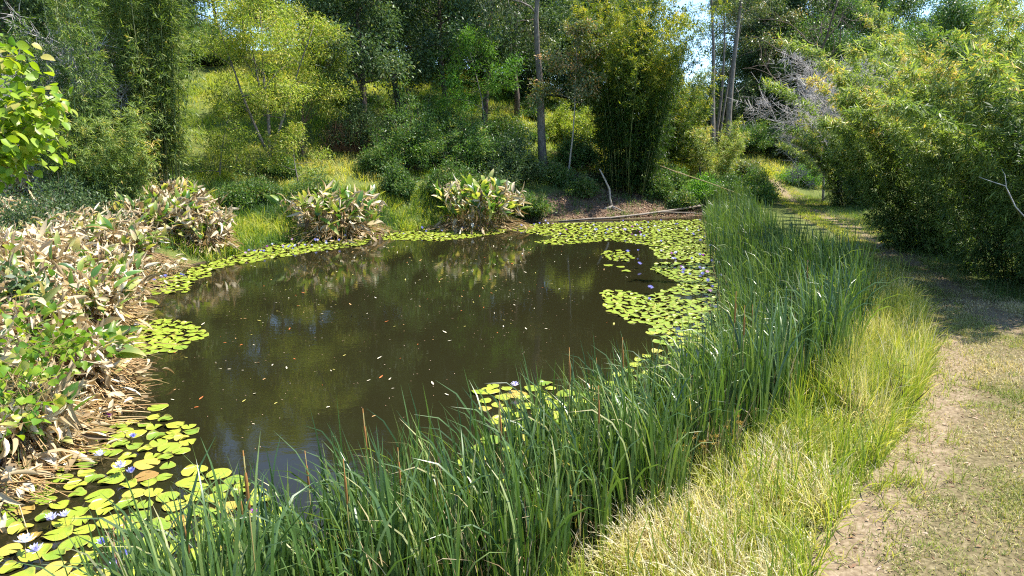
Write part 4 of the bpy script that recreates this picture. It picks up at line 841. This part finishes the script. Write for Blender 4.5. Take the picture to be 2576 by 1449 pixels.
def sprinkle(n, uv, label):
    poly = [G(*p) for p in uv]; P = scatter(poly, n, r)
    for x, y in P:
        m = r.choice(['blue', 'blue', 'blue', 'lilac', 'lilac', 'white', 'pink', 'magenta'], p=[.2, .2, .16, .16, .12, .06, .06, .04]); op = float(r.choice([1, .9, .7]))
        key = (m, op)
        if key not in FL: FL[key] = o = lily(m, 650 + len(FL), .13, op)
        else: o = copy_tree(FL[key])
        s = r.uniform(.75, 1.15); o.location = (x, y, 0); o.scale = (s, s, s * r.uniform(.9, 1.6)); o.rotation_euler = (r.normal() * .12, r.normal() * .12, r.uniform(0, 6.28))
        tag(o, label, 'water lily', label.replace('water lily', 'water lilies'))
sprinkle(34, [(1660, 640), (1810, 625), (1870, 690), (1880, 780), (1800, 800), (1740, 720), (1690, 690)], 'small blue or pink water lily over the broad right hand raft')
sprinkle(42, [(1340, 600), (1440, 566), (1770, 556), (1810, 620), (1640, 615), (1500, 600)], 'small blue or pink water lily over the far raft below the log')
sprinkle(7, [(1240, 575), (1320, 562), (1420, 562), (1330, 580)], 'small water lily at the left end of the far raft')
sprinkle(12, [(960, 588), (1270, 566), (1270, 580), (1000, 600)], 'small water lily on the strip between the two far water plant clumps')
sprinkle(24, [(560, 655), (720, 614), (930, 602), (880, 615), (700, 640)], 'small blue water lily along the far left shore strip')
sprinkle(5, [(370, 720), (480, 680), (530, 680), (440, 712)], 'small water lily on the sparse patch off the left bank tip')

# floating fallen leaves
OPEN = [G(*p) for p in [(500, 700), (640, 660), (900, 625), (1290, 595), (1500, 625), (1620, 690), (1500, 730), (1490, 790), (1620, 850), (1450, 950), (1200, 1000), (1000, 1080), (600, 1140), (520, 1080), (420, 1000), (380, 910), (540, 850), (430, 780)]]
LV = []
for k, (c, nm) in enumerate([((.55, .16, .04), 'orange'), ((.60, .36, .14), 'tan'), ((.68, .60, .42), 'pale'), ((.48, .42, .10), 'yellow')]):
    mt = leafmat('floating_leaf_' + nm, [tuple(.7 * x for x in c), c], trans=0, rough=.5, spec=.4)
    for j in range(2):
        mb = MB(); bigleaves(mb, [[-.5, 0, .05]], [[1, 0, 0]], [[0, 0, 1.0]], 1.0, .24 + .1 * j, .6, -.35 - .2 * j if j else .3, .25, ovate, 5); LV.append((mb.mesh('floating_leaf', mt), nm))
P = scatter(OPEN, 1400)
dens = vnoise(P[:, 0] * .35, P[:, 1] * .35, 9) + .4 * vnoise(P[:, 0] * 1.2, P[:, 1] * 1.2, 10); P = P[np.argsort(-(dens + rng.uniform(0, .9, len(P))))][:800]
P = P[np.argsort(P[:, 0] ** 2 + P[:, 1] ** 2)]; big = rng.permutation(len(P))
for i in range(290):
    me, nm = LV[int(rng.choice(8, p=[.12, .1, .14, .12, .18, .16, .1, .08]))]; o = bpy.data.objects.new('floating_leaf', me); COL.objects.link(o); x, y = P[big[i]]
    s = rng.uniform(.05, .13); o.location = (x, y, .002); o.scale = (s, s, s); o.rotation_euler = (0, 0, rng.uniform(0, 6.28)); lb = nm + ' fallen leaf floating on the open dark water'; tag(o, lb, 'leaf', lb.replace('leaf', 'leaves'))
mb = MB(); Q = P[big[290:]]; n = len(Q); a = rng.uniform(0, 6.28, n)
bigleaves(mb, np.column_stack([Q, np.full(n, .008)]), np.column_stack([np.cos(a), np.sin(a), np.zeros(n)]), np.tile([0, 0, 1.0], (n, 1)), rng.uniform(.02, .05, n), .014, rng.uniform(.3, 1, n), 0, .2, ovate, 2)
tag(mb.build('leaf_specks', M['litter']), 'tiny leaf scraps floating on the pond', 'leaf scraps', kind='stuff')

# ------------------------------------------------------------------ cattails (reeds)
def cattail(seed, nb, rad, H, spike, deadn):
    r = np.random.default_rng(seed); root = empty('cattail'); mb = MB()
    a = r.uniform(0, 6.28, nb); q = np.sqrt(r.uniform(0, 1, nb)) * rad; P = np.stack([np.cos(a) * q, np.sin(a) * q, np.full(nb, -.15)], 1)
    az = np.where(r.uniform(0, 1, nb) < .5, math.pi + r.normal(size=nb) * .6, a + r.normal(size=nb) * .8)       # breeze towards -X
    ribbons(mb, P, az, H * r.uniform(.62, 1.06, nb), r.uniform(.024, .038, nb), np.abs(r.normal(size=nb)) * .07 + .015, np.where(r.uniform(0, 1, nb) < .32, r.uniform(.6, 1.7, nb), np.abs(r.normal(size=nb)) * .22 + .04), np.clip(r.normal(.38, .2, nb), 0, .95), 8, 4.2, .15, tiptint=.2, side=r.uniform(-1.0, 1.0, nb), prof=lambda t: (.8 + .3 * t if t < .6 else .98) * (1 - t ** 4.5) + .02)
    mb.build('leaves', M['cattail'], root)
    if deadn:
        mb = MB(); a = r.uniform(0, 6.28, deadn); P = np.stack([np.cos(a) * rad * .8, np.sin(a) * rad * .8, np.full(deadn, -.1)], 1)
        ribbons(mb, P, r.uniform(0, 6.28, deadn), H * r.uniform(.3, .72, deadn), r.uniform(.011, .02, deadn), np.abs(r.normal(size=deadn)) * .16, np.abs(r.normal(size=deadn)) * .9, r.uniform(0, 1, deadn), 5, 2.0, .7); mb.build('dead_leaves', M['deadreed'], root)
    for k in range(spike):
        x, y = r.normal(size=2) * rad * .5; h = H * r.uniform(.82, .98); mb = MB()
        tube(mb, np.array([[x, y, -.1], [x - .02, y, h * .5], [x - .05, y, h]]), .005, 5, .2); st = mb.build('stem', M['stalk'], root)
        mb = MB(); z = np.array([[x - .035, y, h * .80], [x - .036, y, h * .81], [x - .043, y, h * .91], [x - .046, y, h * .935], [x - .047, y, h * .94], [x - .053, y, h * 1.02]]); tube(mb, z, [.004, .011, .012, .009, .005, .004], 7, .5); mb.build('seed_spike', M['spike'], root)
    return root
BED_UV = [(330, 1830), (470, 1690), (660, 1550), (1050, 1400), (1300, 1330), (1480, 1165), (1690, 1080), (1810, 935), (1850, 820), (1830, 720), (1800, 650), (1775, 560), (1795, 535),
          (1850, 525), (1890, 570), (1955, 640), (2085, 745), (2165, 860), (2110, 985), (2000, 1085), (1830, 1225), (1700, 1330), (1560, 1480), (1380, 1600), (1050, 1760), (700, 1900), (480, 2100)]
BED = [G(u, v, .15) for u, v in BED_UV]
cand = scatter(BED, 6000); dist = np.hypot(cand[:, 0], cand[:, 1]); kept = []
for c, d in zip(cand, dist):
    md = .235 + .0125 * d
    if all((c[0] - k[0]) ** 2 + (c[1] - k[1]) ** 2 > md * md for k in kept): kept.append(c)
print('cattail clumps', len(kept), 'pads', len(vis))
EXTRA = [G(u, v, .5) for u, v in [(2215, 800), (2235, 770), (2260, 755), (2190, 870), (2120, 1000), (2060, 1040), (1830, 1260), (1700, 1330)]]
kept = kept[:292]
near = [cattail(700 + i, 42, .30, 2.1, [0, 1, 0, 0, 1, 0, 0, 0][i], [8, 14, 6, 15, 5, 10, 7, 20][i]) for i in range(8)]
farc = [cattail(720 + i, 38, .42, 2.1, 0, [8, 16, 6, 12][i]) for i in range(4)]
ZL = [('cattail clump at the bottom edge below the near lily raft', lambda u, v: u < 1000), ('cattail clump in front of the middle of the open water', lambda u, v: u < 1550),
      ('cattail clump in the dense stand where the reeds turn along the right bank', lambda u, v: v > 880), ('cattail clump with grey sheen beside the shaded track', lambda u, v: v > 700), ('cattail clump at the far end of the reed bed', lambda u, v: True)]
used = set()
for i, (x, y) in enumerate(list(kept) + EXTRA):
    d = math.hypot(x, y); z = max(-.05, H1(x, y)); k = (i * 5 + 3) % 8; fp = d > 15; pool = farc if fp else near; k = int(rng.integers(len(pool)))
    p = np.array([x, y, -CAMH + z]); f = p[1] * CP - p[2] * SP; up = p[1] * SP + p[2] * CP; u = 1288 + FPX * x / f; v = 724.5 - FPX * up / f
    ex = i >= len(kept)
    if (fp, k) in used: o = copy_tree(pool[k])
    else: o = pool[k]; used.add((fp, k))
    s = rng.uniform(.74, 1.06) * (1 if not ex else .62)
    s *= .86 + .34 * float(vnoise(np.array([x * .55]), np.array([y * .55]), 77)[0])
    if v < 680: s *= .88
    if not ex and v > 900: s *= .93
    if u < 900: s *= .9
    if u < 420: s *= .9
    if ex: s *= 1.15
    o.location = (x, y, z); o.rotation_euler = (0, 0, rng.normal() * .5); o.scale = (s * (.55 if ex else 1), s * (.55 if ex else 1), s)
    lb = 'thin cattail tuft standing in the yellow grass beside the track' if ex else next(l for l, fn in ZL if fn(u, v))
    tag(o, lb, 'cattail', lb.replace('clump', 'clumps').replace('tuft', 'tufts'))
for pool, fp in ((near, False), (farc, True)):
    for k, o in enumerate(pool):
        if (fp, k) not in used:
            for ch in list(o.children): bpy.data.objects.remove(ch)
            bpy.data.objects.remove(o)
# old broken stems at the bottom left
mb = MB(); x, y = G(340, 1600, 0); r = np.random.default_rng(790)
for k in range(7):
    b = np.array([x + r.normal() * .07, y + r.normal() * .07, -.1]); tube(mb, np.array([b, b + [r.normal() * .03, r.normal() * .03, .6], b + [r.normal() * .06, r.normal() * .05, r.uniform(.9, 1.35)]]), [.009, .009, .006], 5, r.uniform(0, .5))
tag(mb.build('dead_reed_stems', M['litter']), 'bundle of grey brown broken reed stems at the bottom left', 'reed stems')

# ------------------------------------------------------------------ grass, litter
def grass(name, pts, L, W, mat, tint, label, lean=.25, bend=.9, segs=4, tt=.1, azb=None, cat='grass'):
    n = len(pts); mb = MB(); P = ground_pts(pts, -.01)
    az = rng.uniform(0, 6.28, n) if azb is None else azb + rng.normal(size=n) * 1.1
    ribbons(mb, P, az, L, W, np.abs(rng.normal(size=n)) * lean, np.abs(rng.normal(size=n)) * bend, tint, segs, 1.6, .5, tiptint=tt)
    o = mb.build(name, M[mat]); tag(o, label, cat, kind='stuff'); return o
def clumped(poly, n, k, sd):
    c = scatter(poly, n // k); p = np.repeat(c, k, 0) + rng.normal(size=(len(c) * k, 2)) * sd; return p[inpoly(p[:, 0], p[:, 1], poly)]
TALL = [G(u, v, .5) for u, v in [(1480, 1460), (1600, 1290), (1760, 1180), (1950, 1050), (2080, 950), (2160, 860), (2150, 760), (2060, 650), (2100, 640), (2240, 740), (2312, 830), (2342, 950), (2300, 1080), (2220, 1200), (2090, 1380), (1980, 1720), (1000, 2100), (1000, 1760), (1300, 1560)]]
RIM = [G(u, v, .55) for u, v in [(2040, 1020), (2160, 870), (2185, 760), (2240, 735), (2318, 830), (2340, 940), (2300, 1060), (2200, 1120)]]
STRAW = [G(u, v, .5) for u, v in [(1480, 1480), (1620, 1330), (1820, 1240), (1960, 1130), (2120, 1060), (2260, 1060), (2190, 1230), (2080, 1390), (1980, 1740), (1400, 1760)]]
def swirl(p, sc, seed): return vnoise(p[:, 0] * sc, p[:, 1] * sc, seed) * 12.0
p = clumped(TALL, 30000, 18, .09); n1 = vnoise(p[:, 0] * .8, p[:, 1] * .8, 21); n2 = vnoise(p[:, 0] * 2.6, p[:, 1] * 2.6, 22); k = (rng.uniform(0, 1, len(p)) < .25 + n2) & ~(inpoly(p[:, 0], p[:, 1], STRAW) & (rng.uniform(0, 1, len(p)) < .6)); p, n1, n2 = p[k], n1[k], n2[k]
grass('grass', p, rng.uniform(.2, .5, len(p)) * (.6 + .9 * n2), rng.uniform(.007, .014, len(p)), 'tallgrass', np.clip(.34 + .8 * (n1 - .5) + .5 * (vnoise(p[:, 0] * 5, p[:, 1] * 5, 24) - .5) + rng.normal(size=len(p)) * .17, 0, 1), 'tall lime green grass between the reeds and the track')
p = clumped(RIM, 8500, 26, .07); grass('grass', p, rng.uniform(.4, 1.0, len(p)), rng.uniform(.007, .013, len(p)), 'tallgrass', np.clip(.5 + .5 * (vnoise(p[:, 0] * 1.5, p[:, 1] * 1.5, 27) - .5) + .5 * (vnoise(p[:, 0] * 5, p[:, 1] * 5, 28) - .5) + rng.normal(size=len(p)) * .2, 0, 1), 'tall yellow seeding grass along the left edge of the track', lean=.14, bend=.65, segs=5, tt=.2)
p = clumped(STRAW, 12500, 34, .12); n1 = vnoise(p[:, 0] * 1.0, p[:, 1] * 1.0, 23); k = n1 + .25 * rng.normal(size=len(p)) > .38; p, n1 = p[k], n1[k]
grass('grass', p, rng.uniform(.2, .6, len(p)), rng.uniform(.008, .017, len(p)), 'tallgrass', np.clip(.76 + .6 * (n1 - .45) + .5 * (vnoise(p[:, 0] * 4, p[:, 1] * 4, 25) - .5) + rng.normal(size=len(p)) * .15, 0, 1), 'flattened straw coloured dry grass in the foreground', lean=.75, bend=1.2, segs=6, azb=swirl(p, .55, 29))
e = resample(PL, 400)[: 330]; k = rng.integers(0, len(e), 260); c = e[k] + np.abs(rng.normal(size=(260, 1))) * [[.32, -.05]] + rng.normal(size=(260, 2)) * .08; p = np.repeat(c, 16, 0) + rng.normal(size=(260 * 16, 2)) * .045
grass('grass', p, rng.uniform(.1, .38, len(p)), rng.uniform(.006, .011, len(p)), 'tallgrass', np.clip(.45 + rng.normal(size=len(p)) * .25, 0, 1), 'ragged grass tufts spilling onto the left side of the track', lean=.5, bend=1.0)
p = clumped(TALL, 2600, 9, .05); grass('grass', p, rng.uniform(.5, .95, len(p)), rng.uniform(.009, .016, len(p)), 'tallgrass', np.clip(.22 + rng.normal(size=len(p)) * .2, 0, 1), 'taller green grass stems standing out of the dry grass', lean=.12, bend=.6, segs=5)
NEAR = [q for q in MOWN]
p = clumped(NEAR, 420000, 30, .09); tk = wheelmask(p[:, 0], p[:, 1]); nz = vnoise(p[:, 0] * 1.4, p[:, 1] * 1.4, 31); dd = np.hypot(p[:, 0], p[:, 1])
keep = (rng.uniform(0, 1, len(p)) < np.clip(1.5 - tk * 1.5, 0.1, 1) * np.clip(-.15 + nz * .9 + 1.0 * vnoise(p[:, 0] * 4.2, p[:, 1] * 4.2, 35), 0.1, 1)) & (p[:, 1] < 34); p = p[keep]; nz = nz[keep]
grass('grass', p, rng.uniform(.04, .12, len(p)) * (.6 + nz * .9), rng.uniform(.006, .012, len(p)), 'turf', np.clip(.52 - .9 * (vnoise(p[:, 0] * .8, p[:, 1] * .8, 33) - .45) + rng.normal(size=len(p)) * .22, 0, 1), 'short dry turf on the track', lean=.7, bend=.9, segs=3)
p = clumped(NEAR, 60000, 22, .14); p = p[(p[:, 1] > 24) & (p[:, 1] < 64)]; p = p[wheelmask(p[:, 0], p[:, 1]) + .3 * rng.normal(size=len(p)) < .5]
grass('grass', p, rng.uniform(.05, .22, len(p)), rng.uniform(.012, .022, len(p)), 'hillgrass', np.clip(.5 + .8 * (vnoise(p[:, 0] * .7, p[:, 1] * .7, 39) - .5) + rng.normal(size=len(p)) * .22, 0, 1), 'grass between the wheel tracks where the track bends away', lean=.5, bend=.9, segs=3)
p = clumped(NEAR, 9000, 26, .05); p = p[(wheelmask(p[:, 0], p[:, 1]) < .75) & (p[:, 1] < 32)]; grass('grass', p, rng.uniform(.06, .2, len(p)), .006, 'tallgrass', np.clip(.28 + rng.normal(size=len(p)) * .2, 0, 1), 'scattered green grass tufts on the track', lean=.45, bend=.9, segs=3)
VERGE = [T(u, v) for u, v in [(1990, 500), (2120, 560), (2260, 640), (2400, 720), (2580, 800), (2800, 900), (2900, 800), (2700, 700), (2450, 620), (2250, 560), (2100, 490)]]
p = clumped(VERGE, 16000, 20, .12); grass('grass', p, rng.uniform(.1, .42, len(p)), rng.uniform(.006, .011, len(p)), 'weeds', np.clip(.5 + rng.normal(size=len(p)) * .25, 0, 1), 'shaded weedy grass under the bamboo beside the track', lean=.35)
HILL = [(-24, 30), (-12, 34), (-4, 37), (0, 40), (5, 46), (10, 50), (16, 52), (24, 52), (26, 78), (10, 80), (-24, 80)]
p = clumped(HILL, 110000, 14, .22); nz = vnoise(p[:, 0] * .25, p[:, 1] * .25, 41); grass('hill_grass', p, rng.uniform(.2, .6, len(p)), rng.uniform(.02, .045, len(p)), 'hillgrass', np.clip(.62 + .9 * (nz - .5) + .5 * (vnoise(p[:, 0] * 1.3, p[:, 1] * .9, 47) - .5) + rng.normal(size=len(p)) * .17, 0, 1), 'bright grass covering the slope behind the pond', lean=.4, bend=.8, segs=3)
BANKL = [G(*q) for q in [(420, 660), (560, 660), (640, 640), (720, 622), (850, 610), (960, 598), (1100, 585), (1290, 568), (1330, 555)]] + [(0, 41), (-6, 38), (-14, 36), (-22, 32), (-22, 26)]
p = clumped(BANKL, 48000, 18, .14); p = p[~inpoly(p[:, 0], p[:, 1], POND)]; nz = vnoise(p[:, 0] * .6, p[:, 1] * .6, 43); k = nz + .3 * rng.normal(size=len(p)) > .52
for q, z_, mt, lb in ((p[k], nz[k], 'hillgrass', 'rank green grass on the far bank below the wattles'), (p[~k], nz[~k], 'weeds', 'dull tangled weeds along the foot of the far bank')):
    grass('bank_grass', q, rng.uniform(.2, .8, len(q)), rng.uniform(.012, .028, len(q)), mt, np.clip(.36 + .9 * (z_ - .5) + rng.normal(size=len(q)) * .26, 0, 1), lb, lean=.3, bend=1.0)
RISE = [T(1700, 440), T(1800, 420), T(1900, 450), T(1950, 440), T(2050, 470), (22, 54), (12, 54), (9, 47)]
p = clumped(RISE, 18000, 14, .16); p = p[(wheelmask(p[:, 0], p[:, 1]) < .8)]; grass('bank_grass', p, rng.uniform(.15, .5, len(p)), rng.uniform(.014, .03, len(p)), 'hillgrass', np.clip(.66 + rng.normal(size=len(p)) * .2, 0, 1), 'dry and green grass on the rise where the track bends away', lean=.35)
LB_ = [G(u, v, .3) for u, v in [(-300, 620), (500, 640), (420, 690), (330, 760), (270, 900), (200, 1050), (0, 1230), (-400, 1300)]]
p = clumped(LB_, 9000, 16, .12); grass('bank_grass', p, rng.uniform(.2, .6, len(p)), rng.uniform(.008, .014, len(p)), 'weeds', np.clip(.5 + rng.normal(size=len(p)) * .3, 0, 1), 'weeds between the water plants on the left bank', lean=.4)
# leaf litter
def litterpts(poly, n, s0, s1, label, mat='litter'):
    q = scatter(poly, n); P = ground_pts(q, .015); mb = MB(); a = rng.uniform(0, 6.28, n)
    leaves(mb, P, np.column_stack([np.cos(a), np.sin(a), rng.normal(size=n) * .25]), unit(np.column_stack([rng.normal(size=(n, 2)) * .35, np.ones(n)])), rng.uniform(s0, s1, n), rng.uniform(s0, s1, n) * .32, rng.uniform(0, 1, n) ** 1.4, fold=.3)
    tag(mb.build('leaf_litter', M[mat]), label, 'leaf litter', kind='stuff')
litterpts(LITTER, 9000, .1, .22, 'brown leaf litter on the bank around the big bamboo')
p = clumped([T(1250, 440), T(1290, 552), T(1450, 552), T(1600, 548), T(1770, 542), T(1800, 470), T(1700, 420), T(1400, 380)], 7000, 20, .15); p = p[~inpoly(p[:, 0], p[:, 1], POND)]
grass('bank_grass', p, rng.uniform(.1, .5, len(p)), rng.uniform(.012, .028, len(p)), 'weeds', np.clip(.5 + rng.normal(size=len(p)) * .28, 0, 1), 'thin weeds in the litter around the big bamboo', lean=.4)
litterpts(MOWN, 5500, .04, .10, 'scattered dead leaves on the track')
litterpts([T(1750, 400), T(1900, 440), T(1950, 460), T(1800, 430), T(1760, 470), T(1700, 470)], 900, .1, .2, 'pinkish leaf litter where the track climbs')

# ------------------------------------------------------------------ log, root, poles, small plants
def path3(pts, dz=0.0):
    out = []
    for u, v, h in pts:
        x, y = T(u, v); out.append([x, y, max(H1(x, y), 0) + h])
    return np.array(out)
mb = MB(); tube(mb, path3([(1405, 558, .02), (1480, 553, .06), (1540, 551, .08), (1610, 546, .15), (1690, 538, .22), (1768, 531, .35)]), [.03, .05, .06, .065, .065, .06], 9)
lg = mb.build('fallen_log', M['log']); mb = MB(); tube(mb, path3([(1660, 541, .2), (1700, 545, .25), (1740, 543, .2), (1766, 544, .1)]), [.04, .035, .03, .02], 7); mb.build('branch', M['log'], lg); tag(lg, 'long bleached log lying along the far shore beside the lily raft', 'log')
mb = MB(); r = np.random.default_rng(800); x, y = T(1545, 526); b = np.array([x, y, H1(x, y)])
def upto(pts): return np.array([at(u, v, y - .1 + k * .02) for k, (u, v) in enumerate(pts)])
tube(mb, upto([(1508, 425), (1520, 448), (1533, 475), (1535, 500), (1541, 526)]), [.03, .05, .06, .06, .07], 6)
for dx, dy in [(-40, 8), (-20, 12), (15, 8), (35, 4), (50, 12), (-55, 2)]:
    tube(mb, upto([(1540, 518), (1540 + dx * .5, 526 + dy * .3), (1540 + dx, 530 + dy)]), [.035, .025, .012], 5)
tag(mb.build('tree_root', M['palebark']), 'pale twisted bare root hanging down the bank left of the bamboo foot', 'root')
mb = MB(); tube(mb, np.array([at(1615, 400, 44), at(1700, 432, 43), at(1790, 462, 42), at(1870, 492, 41)]), [.035, .03, .025, .015], 6); tag(mb.build('bamboo_pole', M['deadreed']), 'fallen straw-coloured bamboo pole slanting down right of the big bamboo', 'pole')
mb = MB(); tube(mb, np.array([at(2600, 570, 14), at(2555, 520, 14.2), at(2530, 468, 14.4), at(2490, 455, 14.6), at(2462, 445, 14.8)]), [.014, .012, .009, .007, .004], 6); tube(mb, np.array([at(2532, 470, 14.4), at(2528, 440, 14.5), at(2520, 425, 14.6)]), [.008, .006, .003], 5)
tag(mb.build('dead_branch', M['twig']), 'bare pale crooked branch against the dark bamboo at the right edge', 'branch')
shrub('sapling', tuple(list(G(2255, 1060, .55)) + [.55]), 810, .38, .95, 'tallgrass', n=16, per=8, L=.10, W=.012, label='small wispy wattle sapling in the yellow grass beside the track', spray=.1, tint=(.15, .1), cat='sapling')
for i, (u, v) in enumerate([(1725, 1180), (1760, 1170), (1790, 1160), (1690, 1215), (1820, 1150), (1560, 1265), (1530, 1250), (1590, 1240), (1745, 1200), (1860, 1130)]):
    r = np.random.default_rng(820 + i); x, y = G(u, v, .75); z = H1(x, y); root = empty('flat_sedge', (x, y, z)); st = MB(); hd = MB()
    for k in range(4):
        t = np.array([r.normal() * .14, r.normal() * .1, r.uniform(.4, .7)]); tube(st, np.array([[0, 0, -.05], t * .55, t]), [.003, .003, .002], 4, .1)
        D = rdir(26, r); D[:, 2] = np.abs(D[:, 2]) * .6; leaves(hd, np.tile(t, (26, 1)) + D * r.uniform(0, .035, 26)[:, None], D, rdir(26, r), .022, .006, r.uniform(0, .9, 26))
    st.build('stems', M['stalk'], root); hd.build('seed_heads', leafmat('sedge_head', [(.30, .17, .03), (.48, .32, .06)], trans=.2) if i == 0 else bpy.data.materials['sedge_head'], root)
    tag(root, 'sedge with golden brown seed heads in front of the reeds', 'sedge', 'sedges with golden brown seed heads in front of the reeds')
